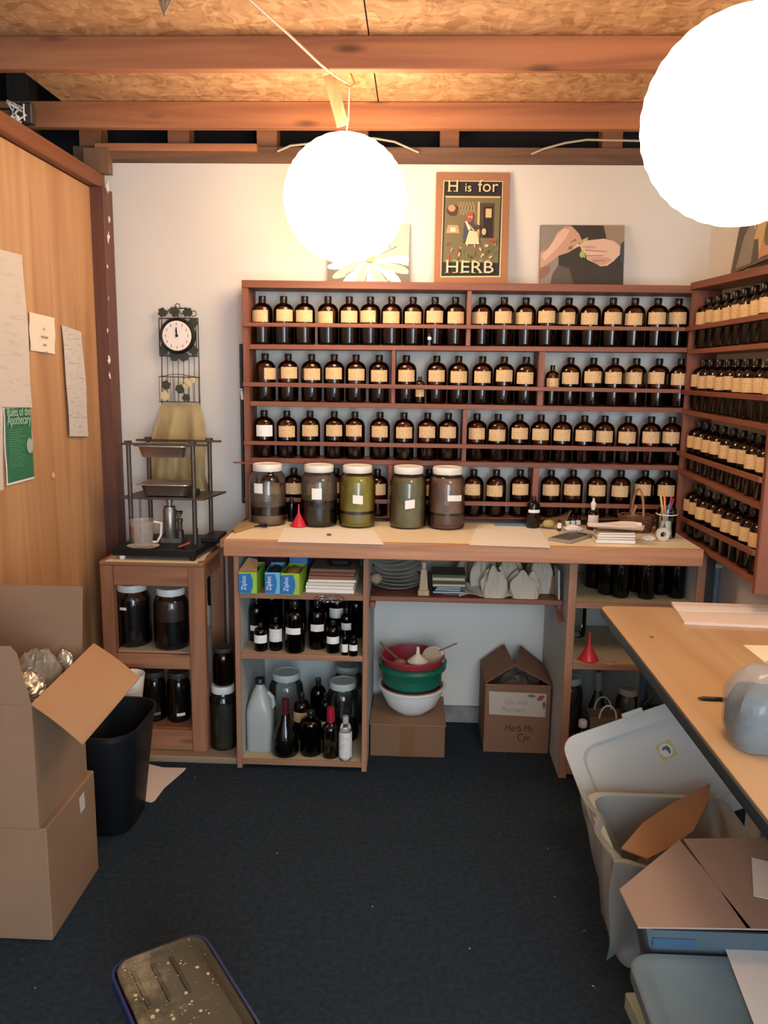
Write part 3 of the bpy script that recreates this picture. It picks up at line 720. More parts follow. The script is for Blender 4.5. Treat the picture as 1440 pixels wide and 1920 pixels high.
t, p = wallsheet('paper_list', 'long narrow handwritten list curling off the partition near the post', 'paper', ((115, 609), (152, 622), (162, 818), (127, 818)), M_NOTE, curl=.015)
M_POST = mat('poster_green', '2f7553', .6)
t, p = wallsheet('rules_poster', 'green printed poster of rules pinned low on the wood partition', 'poster', ((5, 764), (56, 762), (64, 897), (12, 911)), M_PAPER)
Un = (p[1]-p[0]); Vn = (p[0]-p[3])
pn = MB(); off = Vector((.0034, 0, 0))
def PP(u, v): return p[3].lerp(p[2], u).lerp(p[0].lerp(p[1], u), v)+off
part('green_print', MB().prism([PP(.03, .03), PP(.97, .03), PP(.97, .985), PP(.03, .985)], (.0004, 0, 0)), M_POST, t.children[0], smooth=0)
M_PL = mat('poster_pale_green', 'a9cbb2', .6)
Vt = Vn.normalized()
text_part('lettering', 'Rules of the', .044, M_PL, t.children[0], PP(.07, .885)+Vector((.003, 0, 0)), Un, Vt, squash=.78)
text_part('lettering', 'Apothecary', .047, M_PL, t.children[0], PP(.07, .775)+Vector((.003, 0, 0)), Un, Vt, squash=.74)
ln = MB(); rnd = random.Random(9)
for k in range(17):
    v = .70-.030*k; e = rnd.uniform(.5, .74)
    ln.prism([PP(.10, v)+Vector((.002, 0, 0)), PP(e, v)+Vector((.002, 0, 0)), PP(e, v+.009)+Vector((.002, 0, 0)), PP(.10, v+.009)+Vector((.002, 0, 0))], (.0003, 0, 0))
part('text_lines', ln, mat('poster_mid_green', '5e9a78', .6), t.children[0], smooth=0)
ov = [PP(u, v)+Vector((.0035, 0, 0)) for u, v in ell(.84, .47, .12, .105)]
part('emblem', MB().prism(ov, (.0004, 0, 0)), mat('poster_grey_green', 'a8b8a8', .6), t.children[0], smooth=0)
solo('putty', MB().crumple(at(100, 892, x=LX+.004), (.012, .02, .024), 3), mat('putty', 'd9a77c', .7), 'small dab of putty stuck low on the wood partition', 'putty', at(100, 892, x=LX+.003))

# ============================================================ clock and wire rack on the wall
YC = WY-.02
cc = at(335, 630, y=YC)
t = thing('wall_clock', 'round white-faced clock in a dark ivy-leaf wire rack on wall', 'clock', (cc.x, WY, cc.z))
S = (at(373, 600, y=YC).x-at(300, 600, y=YC).x)/73     # metres per photograph pixel here
def ck(px, py, y=YC): return at(px, py, y=y)
wf = MB()
for a, b in (((298, 597), (300, 668)), ((303, 597), (304, 760)), ((371, 597), (375, 763)), ((367, 600), (369, 668)), ((298, 597), (371, 597)), ((300, 667), (371, 668))):
    wf.tube([ck(*a), ck(*b)], .0022, 6)
for px in (314, 324, 334, 344, 354, 364): wf.tube([ck(px, 668), ck(px+1, 753)], .0013, 6)
part('wire_frame', wf, M_IRON, t)
bk = MB(); yo = YC-.045
for a, b in (((298, 706), (375, 708)), ((298, 753), (374, 754))): bk.tube([ck(a[0], a[1], yo), ck(b[0], b[1], yo)], .0018, 6)
bk.tube([ck(303, 706, yo), ck(322, 702, yo), ck(340, 702, yo), ck(360, 706, yo), ck(374, 708, yo)], .0014, 6)
for px in (299, 312, 320, 327, 334, 344, 353, 362, 372): bk.tube([ck(px, 708, yo), ck(px, 730, yo-.004), ck(px+1, 750, yo+.005), ck(px+2, 754, YC)], .0012, 6)
for px in (299, 373): bk.tube([ck(px, 707, yo), ck(px+1, 706, YC)], .0018, 6)
part('letter_basket', bk, M_IRON, t)
cr_ = 33*S
part('bezel', MB().lathe([(cr_*.80, 0), (cr_, 0), (cr_, .018), (cr_*.9, .026), (cr_*.82, .022), (cr_*.80, 0)], 40, cc+Vector((0, -.004, 0)), Matrix.Rotation(PI/2, 3, 'X'), False, False), M_IRON, t)
fo = part('clock_face', MB().lathe([(0.0001, 0), (cr_*.85, 0), (cr_*.85, .002)], 40, cc+Vector((0, -.024, 0)), Matrix.Rotation(PI/2, 3, 'X')), mat('clock_white', 'ece0d4', .5), t)
tk = MB()
for k in range(12):
    a = PI/6*k; c = cc+Vector((math.sin(a)*cr_*.64, -.0275, math.cos(a)*cr_*.64)); tk.obox(c, (.0025, .001, .012), (0, 0, 0))
part('numeral_marks', tk, mat('grey_ink', '8f8880', .7), t)
part('hands', MB().bar(cc+Vector((0, -.029, -.004)), cc+Vector((-.0015, -.029, cr_*.46)), .004, .001, (0, 1, 0)).bar(cc+Vector((0, -.030, 0)), cc+Vector((-.002, -.030, cr_*.36)), .006, .001, (0, 1, 0)).lathe([(.006, 0), (.006, .003)], 12, cc+Vector((0, -.028, 0)), Matrix.Rotation(PI/2, 3, 'X')), M_IRON, t)
part('curls', MB().ring(ck(333, 574), 4.5*S, .0016, axis=(0, 1, 0)).ring(ck(363, 588), 5*S, .0016).ring(ck(341, 583), 5.5*S, .0014).tube([ck(312, 590), ck(316, 582), ck(322, 577), ck(332, 579), ck(345, 578), ck(358, 583)], .002, 6).tube([ck(334, 590), ck(334, 601)], .002, 6), M_IRON, t)
M_LEAF = mat('iron_leaf', '3a3d2c', .6, .3); M_FL = mat('cream_metal_flower', 'c9b78c', .6)
def leaf(px, py, s, rot, y, m, nm='leaf'):
    c = ck(px, py, y); prof = [1, .74, .95, .78, .9, .6, .85, .76, .9, .76, .95, .74]
    poly = [c+Vector((math.cos(rot+2*PI*k/12)*prof[k]*s*S*1.25, 0, math.sin(rot+2*PI*k/12)*prof[k]*s*S*1.25)) for k in range(12)]
    part(nm, MB().prism(poly, (0, -.002, 0)), m, t, smooth=0)
for px, py, s, r in ((304, 586, 8, .3), (327, 585, 9, 1.2), (352, 586, 8.5, 2), (362, 605, 8.5, .8), (307, 657, 8.5, .2), (326, 668, 9, 1), (344, 668, 9, .4), (363, 658, 8.5, 1.4)):
    leaf(px, py, s, r, YC-.012, M_LEAF)
for px, py, s, r in ((311, 722, 8, .3), (337, 730, 8, 1.2), (349, 746, 7, 2)): leaf(px, py, s, r, yo-.006, M_LEAF)
for px, py, s, r in ((352, 718, 8, .5), (362, 713, 5, 1), (309, 742, 8, .2), (348, 724, 5, .7)): leaf(px, py, s, r, yo-.010, M_FL, 'flower')
# cloth hung from the rack, falling behind the press
M_CLOTH = mat('ochre_cloth', 'a8946a', .9, bump=.3, bscale=300, var=.12, vscale=14)
def cl(u, v):
    lw = (303, 296, 287, 284, 292, 300)[min(5, int(v*5.999))]; rw = (372, 380, 388, 386, 384, 396)[min(5, int(v*5.999))]
    f = v*5; i = min(4, int(f)); f -= i
    Lx = (304, 293, 283, 286, 282, 278); Rx = (374, 383, 388, 384, 385, 396); Yb = (757, 790, 825, 860, 893, 920)
    px = Lx[i]+(Lx[i+1]-Lx[i])*f + ((Rx[i]+(Rx[i+1]-Rx[i])*f)-(Lx[i]+(Lx[i+1]-Lx[i])*f))*u
    py = Yb[i]+(Yb[i+1]-Yb[i])*f + 4*math.sin(7*u)*v + (-6*(1-u)*v)
    dy = .012*math.sin(u*13+v*2)*min(1, v*3)+.008*math.sin(u*29+1)*v
    return at(px, py, y=WY-.050-.015*math.sin(PI*v)+dy)
solo('hanging_cloth', MB().grid(cl, 30, 24, (0, .002, 0)), M_CLOTH, 'ochre stained cloth hanging from the wire clock rack behind the press', 'cloth', at(340, 760, y=WY-.05), smooth=60)

# ============================================================ small wooden bench with jars
BX0, BX1 = at(188, 1100, y=3.13).x, at(383, 1100, y=3.13).x
zB = .822; y0, y1 = 3.13, 3.52; zf = .028
t = thing('work_bench', 'small rough pine bench with two shelves, holding the metal press', 'bench', ((BX0+BX1)/2, 3.3, zf))
lw_ = .05
for x0 in (BX0, BX1-.066):
    part('leg', MB().box(x0, x0+.066 if x0 > BX0 else x0+.052, y0, y0+.04, zf, zB-.002), M_BEN_Z, t, bevel=.003)
    part('leg', MB().box(x0, x0+.06 if x0 > BX0 else x0+.05, y1-.04, y1, zf, zB-.002), M_BEN_Z, t, bevel=.003)
xi, xj = BX0+.052, BX1-.066
part('apron', MB().box(xi, xj, y0+.004, y0+.03, .735, zB-.002), M_BEN_X, t, bevel=.003)
part('side_rail', MB().box(BX1-.045, BX1-.02, y0+.04, y1-.04, .74, zB-.002), M_BEN_X, t, bevel=.003)
part('side_rail', MB().box(BX0+.01, BX0+.035, y0+.04, y1-.04, .74, zB-.002), M_BEN_X, t, bevel=.003)
part('front_rail', MB().box(xi, xj, y0+.004, y0+.03, .385, .447), M_BEN_X, t, bevel=.003)
part('front_rail', MB().box(xi, xj, y0+.004, y0+.03, zf+.002, .118), M_BEN_X, t, bevel=.003)
part('shelf', MB().box(xi-.01, xj+.01, y0+.031, y1-.045, .437, .449), mat('dusty_white_shelf', 'b5a794', .8, var=.1), t, bevel=.001)
part('shelf', MB().box(xi-.01, xj+.01, y0+.031, y1-.045, .108, .119), M_BEN_X, t, bevel=.001)
part('bench_top', MB().box(BX0, BX1, y0-.002, y1+.002, zB-.002, zB+.014), M_BEN_X, t, bevel=.003)
zB += .014
tq = [(188, 1058), (368, 1058), (372, 1052), (383, 1051), (387, 1043), (394, 1036), (402, 1027), (380, 1018), (330, 1012), (240, 1014)]
pp = [at(a, b, z=zB+.0008) for a, b in tq]; pp = [Vector((min(max(q.x, BX0), BX1), min(max(q.y, y0-.01), y1), q.z)) for q in pp]
solo('paper_cover', MB().prism(pp, (0, 0, .0012)), mat('aged_paper', 'e0cfae', .85), 'torn cream paper covering the top of the small bench', 'paper', pp[0])
# gallon jar
def gjar(name, label, loc, r=.0755, H=.25, layers=(), lab=None, lrot=0, glassm=None, lidm=None, lz=(.10, .14), la=.25, rot=0, group=None, lidr=.80, ltilt=0, cat='jar'):
    """layers: list of (material, z0, z1) as fractions of the body height"""
    t = thing(name, label, cat, loc, rot, group)
    k = H/.25; g = glassm or M_CLEAR
    P_ = [(r*.90, 0), (r*.97, .004*k), (r, .014*k), (r, .165*k), (r*.985, .182*k), (r*.93, .198*k), (r*.84, .210*k), (r*.76, .217*k), (r*.745, .222*k)]
    part('glass_body', MB().lathe(P_+[(r*.745, .230*k)], 32), g, t, local=True, smooth=40)
    Hb = .215*k; ri = r-.0035
    def rad(z):
        zz = z/k
        if zz < .012: return ri*.93
        if zz <= .165: return ri
        return ri*max(.74, 1-(max(0, zz-.165)/.052)**1.8*.26)
    for m, a, b in layers:
        z0 = max(.004, a*Hb); z1 = b*Hb; n = 8
        part('contents', MB().lathe([(rad(z0+(z1-z0)*i/n), z0+(z1-z0)*i/n) for i in range(n+1)], 32), m, t, local=True, smooth=40)
    lr = r*lidr
    part('lid', MB().lathe([(lr*.97, .221*k), (lr, .224*k), (lr, .245*k), (lr*.965, .249*k), (lr*.90, .2495*k), (lr*.88, .2475*k), (.001, .2475*k)], 32), lidm or M_WHITE, t, local=True)
    if lab is not None:
        def f(u, v):
            a = lrot-la+2*la*u; q = r+.0008
            return (q*math.sin(a), -q*math.cos(a), (lz[0]+(lz[1]-lz[0])*v)*k+ltilt*(u-.5))
        part('paper_label', MB().grid(f, 6, 1), lab, t, local=True, smooth=60)
    return t
M_BR = mat('brown_marc', '8d6c5a', .6, var=.12, vscale=20, bump=.4, bscale=60); M_DKL = mat('black_layer', '140f10', .25)
M_OLV = mat('olive_marc', 'a3903f', .6, var=.18, vscale=25, bump=.5, bscale=60); M_OLV2 = mat('dark_olive_marc', '807654', .6, var=.15, vscale=22, bump=.5, bscale=60)
M_PUR = mat('purple_layer', '2b1e1f', .4); M_SED = mat('olive_liquid', '8f7d38', .4)
M_BRL = film('brown_haze', 'a58e7c', .62)
z = .450
q = at(250, 1225, z=z)
gjar('bench_jar', 'gallon jar of black liquid, white lid, left on the bench shelf', (at(250, 1160, y=3.27).x, 3.27, z), r=.076, H=.262, layers=((M_DKL, 0, .78),), lab=M_PLAINW, lz=(.155, .166), la=.2, lrot=-.2)
gjar('bench_jar', 'gallon jar of dark liquid, white lid, right on the bench shelf', (at(322, 1160, y=3.245).x, 3.245, z), r=.074, H=.255, layers=((M_DKL, 0, .55), (mat('murky_brown', '3a2a20', .5), .55, .93)))
for k, xx in enumerate((.165, .270)):
    gjar('unlidded_jar', ('dark jar low in the bench, nearer the waste bin, dim label', 'dark jar low in the bench, right one, bright white label')[k], (BX0+xx, 3.25, .1205), r=.050, H=.215,
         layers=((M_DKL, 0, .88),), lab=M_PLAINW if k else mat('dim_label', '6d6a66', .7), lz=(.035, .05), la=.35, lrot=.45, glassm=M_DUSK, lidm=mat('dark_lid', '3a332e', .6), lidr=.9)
# things in the gap between bench and cabinet
q = at(417, 1400, z=.028)
gjar('floor_jar', 'tall clear jar with white lid on the platform beside the bench', (-.785, 3.20, .028), r=.060, H=.275, layers=((mat('grey_green_marc', '3b3a30', .5, var=.2), 0, .85),), glassm=M_DUSK)
gjar('stacked_jar', 'dark brown jar stacked on the white-lidded jar by the bench', (-.783, 3.21, .028+.2745), r=.044, H=.16, layers=((M_LIQ, 0, .96),), glassm=M_AMBER, lidm=mat('dark_lid', '3a332e', .6), lidr=.95)
hq = Vector((at(396, 1150, y=3.54).x, 3.545, .54)); solo('tool_handle', MB().lathe([(.014, 0), (.016, .01), (.016, .12), (.011, .14), (.009, .19), (.013, .20), (.013, .22)], 16, hq), M_BLACK, 'black tool handle hanging on the wall behind the bench', 'tool', hq)
t = thing('wooden_paddle', 'brown wooden paddle leaning against the wall right of the bench', 'paddle', (-.80, 3.5, .03))
part('shaft', MB().bar((-.79, 3.45, .03), (-.82, 3.555, .80), .035, .012, (0, 1, 0)), M_REDZ, t, bevel=.003)

# ============================================================ tincture press on the bench
zP = zB+.002
def pr_(px, py, y): return at(px, py, y=y)
t = thing('tincture_press', 'homemade dark steel press frame holding pans and a hydraulic jack', 'press', (-1.05, 3.33, zP))
yf, yk = 3.26, 3.45
xa, xb = at(243, 900, y=yf).x, at(363, 900, y=yf).x
xc, xd = at(248, 900, y=yk).x+.0, at(372, 900, y=yk).x
M_RUST = mat('rusty_steel', '5a5049', .45, .7, var=.2, vscale=30)
zt1_, zt2_ = at(300, 835, y=yf).z, at(300, 934, y=yf).z
for (x, y) in ((xa, yf), (xb, yf), (xa+.02, yk), (xb+.02, yk)):
    part('rod', MB().lathe([(.0095, 0), (.0095, zt1_+.014-zP-.025)], 12, (x, y, zP+.025)).lathe([(.016, 0), (.016, .012)], 6, (x, y, zt1_+.005)), M_RUST, t)
def plate(x0, x1, z, sx=.02, th=.007):
    return MB().hexa([(x0, yf-.02, z-th), (x1-.03, yf-.02, z-th), (x1+.01, yk+.02, z-th), (x0+.03, yk+.02, z-th), (x0, yf-.02, z), (x1-.03, yf-.02, z), (x1+.01, yk+.02, z), (x0+.03, yk+.02, z)])
part('top_bar', MB().box(xa-.055, xb+.06, yf-.015, yf+.015, zt1_, zt1_+.008).box(xa-.03, xb+.07, yk-.015, yk+.015, zt1_, zt1_+.008), M_RUST, t, bevel=.001)
part('middle_plate', plate(xa-.04, xb+.075, zt2_+.003), M_RUST, t, bevel=.001)
part('base_plate', MB().hexa([(x_, y_, z_) for z_ in (zP+.017, zP+.045) for x_, y_ in ((xa-.045, 3.15), (xb+.03, 3.15), (xb+.06, yk+.02), (xa-.02, yk+.02))]), mat('black_steel', '1d1a18', .5, .5), t, bevel=.002)
part('rear_channel', MB().box(xb+.01, xb+.08, yf+.05, yk+.03, zP+.046, zP+.062), mat('black_steel', '1d1a18', .5, .5), t, bevel=.002)
for x, y, m in ((xa-.01, 3.17, M_PAPER), (xb+.015, 3.165, M_IRON), (xa+.02, yk, M_IRON), (xb+.05, yk, M_CARD3)):
    part('foot', MB().lathe([(.010, 0), (.013, .008), (.010, .0165)], 12, (x, y, zP)), m, t)
for k, x in enumerate((xa+.028, xb-.004)):
    sp = [(x+.006*math.cos(q*1.2), yf+.035+.006*math.sin(q*1.2), zt2_-.012-.0016*q) for q in range(0, 80)]
    part('spring', MB().tube(sp, .0012, 5), M_RUST, t)
    part('link_bar', MB().box(x-.006, x+.006, yf+.032, yf+.038, zP+.046, zt2_-.13), M_IRON, t)
xj = at(319, 980, y=3.31).x
jz = zP+.046
part('jack', MB().box(xj-.032, xj+.055, 3.275, 3.345, jz, jz+.018).lathe([(.026, .018), (.028, .022), (.028, .135), (.024, .142), (.024, .150), (.016, .152)], 20, (xj, 3.31, jz)).lathe([(.011, .15), (.011, zt2_-.02-jz), (.016, zt2_-.02-jz), (.016, zt2_-.006-jz)], 12, (xj, 3.31, jz)), mat('jack_grey', '8d8a84', .35, .8, var=.15, vscale=30), t)
part('jack_pump', MB().lathe([(.016, .018), (.016, .05), (.010, .055), (.010, .085), (.013, .088), (.013, .10)], 14, (xj+.044, 3.30, jz)).tube([(xj+.044, 3.30, jz+.105), (xj+.035, 3.30, jz+.13), (xj+.055, 3.30, jz+.125)], .009, 8), M_RUST, t)
for k, (za, dpt) in enumerate(((zt1_, 0), (zt2_+.062, 0))):
    R0 = (1, 1)
    cx = (xa+xb)/2+.006*k; wd = (xb-xa)-.055; dd = .15
    pan = MB()
    zr = (zt1_-.001) if k == 0 else zt2_+.058
    h_ = .05
    pan.loft([(wd-.05, dd-.05, .02, zr-h_+.003), (wd-.035, dd-.035, .025, zr-h_), (wd-.012, dd-.012, .03, zr-.01), (wd, dd, .03, zr-.004), (wd+.02, dd+.02, .03, zr-.004), (wd+.02, dd+.02, .03, zr-.001), (wd-.002, dd-.002, .03, zr-.001), (wd-.018, dd-.018, .028, zr-.01), (wd-.045, dd-.045, .02, zr-h_+.0045)], (cx, 3.33, 0), cap0=True, cap1=True)
    solo('steel_pan', pan, M_STEEL, ('rectangular stainless steel pan slung under the top bar of press', 'rectangular stainless steel pan sitting on the middle plate of press')[k], 'pan', (cx, 3.33, zr-h_), smooth=40)
# pan lid under the middle pan: dark block
q = Vector((xb-.025, 3.35, zt2_+.0035)); solo('metal_block', MB().box(q.x-.012, q.x+.018, q.y, q.y+.03, q.z, q.z+.022), M_IRON, 'small dark metal block on the middle plate of the press', 'block', q, bevel=.001)
# measuring cup and dishes on the base
q = Vector((at(268, 1010, y=3.195).x, 3.196, zP+.0455))
t = thing('pouring_cup', 'clear plastic measuring cup with red marks at left on the press', 'cup', q)
part('dish', MB().loft([(.11, .07, .03, .0005), (.13, .085, .04, .006), (.128, .083, .04, .006), (.10, .065, .03, .002)], q), mat('dull_white_dish', 'c9c0b2', .5), t)
part('cup_wall', MB().lathe([(.034, .007), (.036, .009), (.050, .110), (.052, .112)], 28, q, cap0=True, cap1=False), film('cup_plastic', 'b9b0a6', .55, .15), t)
part('spout', MB().prism([q+Vector((-.047, -.008, .111)), q+Vector((-.066, -.004, .115)), q+Vector((-.047, .008, .111)), q+Vector((-.045, 0, .085))], (0, .001, 0)), M_CLEAR, t)
part('handle', MB().tube([q+Vector((.048, 0, .105)), q+Vector((.078, 0, .100)), q+Vector((.074, 0, .05)), q+Vector((.058, 0, .022)), q+Vector((.040, 0, .022))], .005, 8), M_WHITE, t)
part('red_marks', MB().grid(lambda u, v: (q.x+.046*math.sin(-1.0+.5*u), q.y-.046*math.cos(-1.0+.5*u), q.z+.055+.035*v), 4, 1), mat('red_print', 'b8605a', .6), t)
q = Vector((at(345, 1000, y=3.2).x, 3.20, zP+.0455)); solo('red_tag', MB().obox(q+Vector((0, 0, .012)), (.05, .03, .004), (0, -.35, .2)), mat('red_plastic_tag', 'b0433c', .5), 'small red plastic piece on the right of the press base', 'tag', q, bevel=.001)

# ============================================================ worktop and cabinets
ZC = .966; CY = at(418, 1012, z=ZC).y
cx0 = at(418, 1012, y=CY).x; cx1 = min(at(1320, 1040, y=CY).x, A.x+D.x*((CY-A.y)/D.y)-.004)
t = thing('worktop', 'long cream worktop with a wooden front edge under the back rack', 'worktop', ((cx0+cx1)/2, 3.2, ZC-.04))
tp = [(cx0, CY, 0), (cx1, CY, 0), (cx1+.0, CY+.10, 0), (RX-.14, FY-.03, 0), (RX-.14, WY-.001, 0), (cx0+.0, WY-.001, 0)]
tp = [(cx0+.001, CY+.020, 0), (cx1-.001, CY+.020, 0), (min(cx1, A.x-.02), WY-.001, 0), (cx0+.001, WY-.001, 0)]
part('top_sheet', MB().prism([Vector((x, y, ZC-.020)) for x, y, _ in tp], (0, 0, .020)), mat('cream_laminate', 'eddcbd', .5, var=.05, vscale=4), t, bevel=.001)
zfl = ZC-.002; zfb = at(700, 1049, y=CY).z
part('front_edge', MB().box(cx0, cx1, CY, CY+.0195, zfb, ZC+.001), M_EDGE, t, bevel=.003)
part('side_edge', MB().box(cx0-.012, cx0-.0, CY, WY-.002, ZC-.03, ZC+.001), wood('edge_y', '8a5b40', 'a87452', 'y'), t, bevel=.002)
# left cabinet
CF = 3.055
def XP(px, py=1240, y=CF): return at(px, py, y=y).x
M_INT = mat('pale_interior', 'b9bcb8', .7, var=.04); M_SHT = mat('cream_shelf_top', 'c3b291', .75, var=.08, vscale=8)
def cabinet(name, label, x0, x1, shelves, back=True, sides=(True, True), th=.021, ztop=ZC-.0405):
    t = thing(name, label, 'cabinet', ((x0+x1)/2, CF, 0))
    zt_ = ZC-.0215
    for k, (xx, on) in enumerate(((x0, sides[0]), (x1-th, sides[1]))):
        if on:
            part('side_panel', MB().box(xx+.001, xx+th-.001, CF+.010, WY-.003, .001, zt_), M_INT, t)
            part('side_edge', MB().box(xx, xx+th, CF, CF+.0095, .001, zt_), M_CABZ, t, bevel=.0015)
    for z0 in shelves:
        part('shelf', MB().box(x0+th+.0005, x1-th-.0005, CF+.010, WY-.02, z0-.018, z0), M_SHT, t)
        part('shelf_edge', MB().box(x0+th+.0005, x1-th-.0005, CF+.001, CF+.0095, z0-.022, z0+.001), M_CABX, t, bevel=.0015)
    if back: part('back_panel', MB().box(x0+th+.001, x1-th-.001, WY-.018, WY-.004, .002, zt_), M_INT, t)
    return t
x0, x1 = XP(441), XP(690, 1200)
ZS1, ZS2, ZS3 = at(560, 1114, y=CF).z, at(560, 1228, y=CF).z, .040
cabinet('open_cabinet', 'left open cabinet of three shelves packed with bottles under the worktop', x0, x1, (ZS1, ZS2, ZS3))
lx0, lx1 = x0, x1
rx0, rx1 = XP(1058, 1250), at(1322, 1100, y=CF).x
ZR1, ZR2 = at(1110, 1131, y=CF).z, at(1110, 1246, y=CF).z
cabinet('open_cabinet', 'right open cabinet under the worktop, half hidden behind the folding table', rx0, rx1, (ZR1, ZR2, .040), th=.032)
# middle shelf on cleats
ZM = at(880, 1122, y=CF+.09).z
t = thing('hanging_shelf', 'stained shelf between the two cabinets, on small wall cleats', 'shelf', ((x1+rx0)/2, 3.3, ZM))
part('board', MB().box(x1+.001, rx0-.001, CF+.09, WY-.002, ZM-.02, ZM), M_REDX, t, bevel=.002)
part('cleat', MB().box(x1+.001, x1+.022, CF+.07, WY-.05, ZM-.045, ZM-.0205), M_REDY, t, bevel=.002)
part('cleat', MB().box(rx0-.022, rx0-.001, CF+.11, WY-.05, ZM-.045, ZM-.0205), M_REDY, t, bevel=.002)
part('brace', MB().bar((rx0-.012, CF+.13, ZM-.045), (rx0-.012, CF+.06, ZM-.075), .018, .012), M_REDY, t, bevel=.001)

# ============================================================ on the worktop
def ct(px, py, z=ZC): return at(px, py, z=z)
JY = FY-.016-.078
JARS = [
 (502, 'gallon jar of brown tincture with black band, first on worktop', ((M_BR, 0, .19), (M_DKL, .19, .36)), (-.35, .26, .135, .175), None, .0),
 (598, 'gallon jar of dark tincture with square label, second on worktop', ((M_LIQ, 0, .33), (mat('plum_liquid', '2a1c1c', .4), .33, .5)), (-.0, .27, .115, .160), None, .0),
 (670, 'gallon jar of yellow-olive herb, third and middle on worktop', ((M_SED, 0, .25), (M_PUR, .25, .31), (M_OLV, .31, .97)), (.1, .27, .10, .135), None, -.004),
 (765, 'gallon jar of dull green herb, fourth on the worktop', ((M_OLV2, 0, .96),), (.12, .26, .085, .12), None, .006),
 (838, 'gallon jar of reddish brown herb, fifth on the worktop', ((mat('brown_liquid', '6a4a3e', .45), 0, .26), (M_DKL, .26, .31), (M_BR, .31, .96)), (.42, .42, .118, .142), None, -.002)]
for k, (px, lb, lay, lab, gm, tl) in enumerate(JARS):
    base = (982, 985, 990, 989, 993)[k]
    q = ct(px, base); yy = min(q.y+.06, JY)
    x = at(px, 930, y=yy).x
    if k == 0: lay = lay + ((M_BRL, .36, .75),)
    if k == 1: lay = lay + ((M_BRL, .50, .97),)
    gjar('gallon_jar', lb, (x, yy, ZC+.0022), r=.0762, H=.252, layers=lay, lab=M_PLAINW, lrot=lab[0], la=lab[1], lz=(lab[2], lab[3]), ltilt=tl, glassm=gm, group='gallon jars on the worktop')
M_RED = mat('red_plastic', 'c4283a', .35)
def funnel(loc, r, h, label, tilt=None, m=None, cat='funnel'):
    R = tilt or Matrix.Identity(3)
    t = thing('funnel', label, cat, loc)
    part('cone', MB().lathe([(r, 0), (r*1.04, .003), (r*.98, .005), (r*.20, h*.55), (r*.17, h*.58)], 24, loc, R, cap0=False), m or M_RED, t)
    part('spout', MB().lathe([(r*.17, h*.58), (r*.12, h*.8), (r*.08, h)], 16, loc, R), m or M_RED, t)
    part('tab', MB().obox(Vector(loc)+R @ Vector((-r*1.05, 0, .003)), (r*.3, .008, .003)), m or M_RED, t)
q = ct(562, 986); q.y -= .012; q.x -= .002; funnel(q+Vector((0, 0, .0016)), .033, .092, 'red plastic funnel upside down on the worktop between first two jars')
q = ct(545, 980); bottle('small_dark_bottle', 'small black bottle beside the red funnel on the worktop', r=.017, H=.105, fill=1.1, glassm=mat('black_glass', '0d0b0b', .12), loc=(q.x, q.y+.03, ZC))
q = ct(1000, 986)
M_BGL = MATS['black_glass']
bottle('black_bottle', 'black bottle with narrow white label standing right on the worktop', r=.029, H=.132, fill=0, glassm=M_BGL, lab=M_PLAINW, lz=(.105, .125), la=.9, loc=(at(1000, 960, y=3.36).x, 3.36, ZC))
q = ct(1112, 985)
t = bottle('dropper_bottle', 'small amber dropper bottle with white pump and pink label', r=.023, H=.095, fill=.8, lab=mat('pink_white_label', 'e6d0cc', .7), lz=(.05, .14), la=1.1, capm=M_WHITE, loc=(at(1112, 960, y=3.34).x, 3.34, ZC+.0005))
part('pump', MB().lathe([(.010, .095), (.011, .10), (.011, .112), (.006, .118), (.004, .124), (.004, .132)], 14), M_WHITE, t, local=True)
# paper sheets on the worktop
def flat(name, label, cat, pix, z, m, th=.0008, **k):
    p = [at(a, b, z=z) for a, b in pix]
    return solo(name, MB().prism(p, (0, 0, th)), m, label, cat, p[0], smooth=0, **k)
flat('paper_sheet', 'cream paper sheet on worktop in front of the red funnel', 'paper', ((533, 990), (700, 993), (720, 1021), (520, 1016)), ZC+.0003, M_PAPER)
flat('paper_sheet', 'white paper sheet on worktop right of the fifth jar', 'paper', ((895, 984), (1010, 986), (1032, 1027), (880, 1022)), ZC+.0003, M_PAPER)
flat('paper_sheet', 'thin paper sheet under the calculator on worktop', 'paper', ((1050, 990), (1130, 988), (1150, 1010), (1045, 1006)), ZC+.0003, mat('greyish_paper', 'c9c2b8', .8))
q = at(958, 981, y=3.39); solo('blue_pen', MB().tube([(q.x-.07, 3.385, ZC+.006), (q.x+.06, 3.385, ZC+.006)], .0055, 8), mat('blue_plastic', '2f6f95', .4), 'blue pen lying at the foot of the back rack', 'pen', q)
q = ct(617, 1004, ZC+.002)
solo('dried_sprig', MB().crumple(q+Vector((0, 0, .004)), (.018, .012, .008), 4, .5), mat('dried_herb', '6f6a45', .9), 'tiny dried sprig on the worktop in front of third jar', 'herb', q)
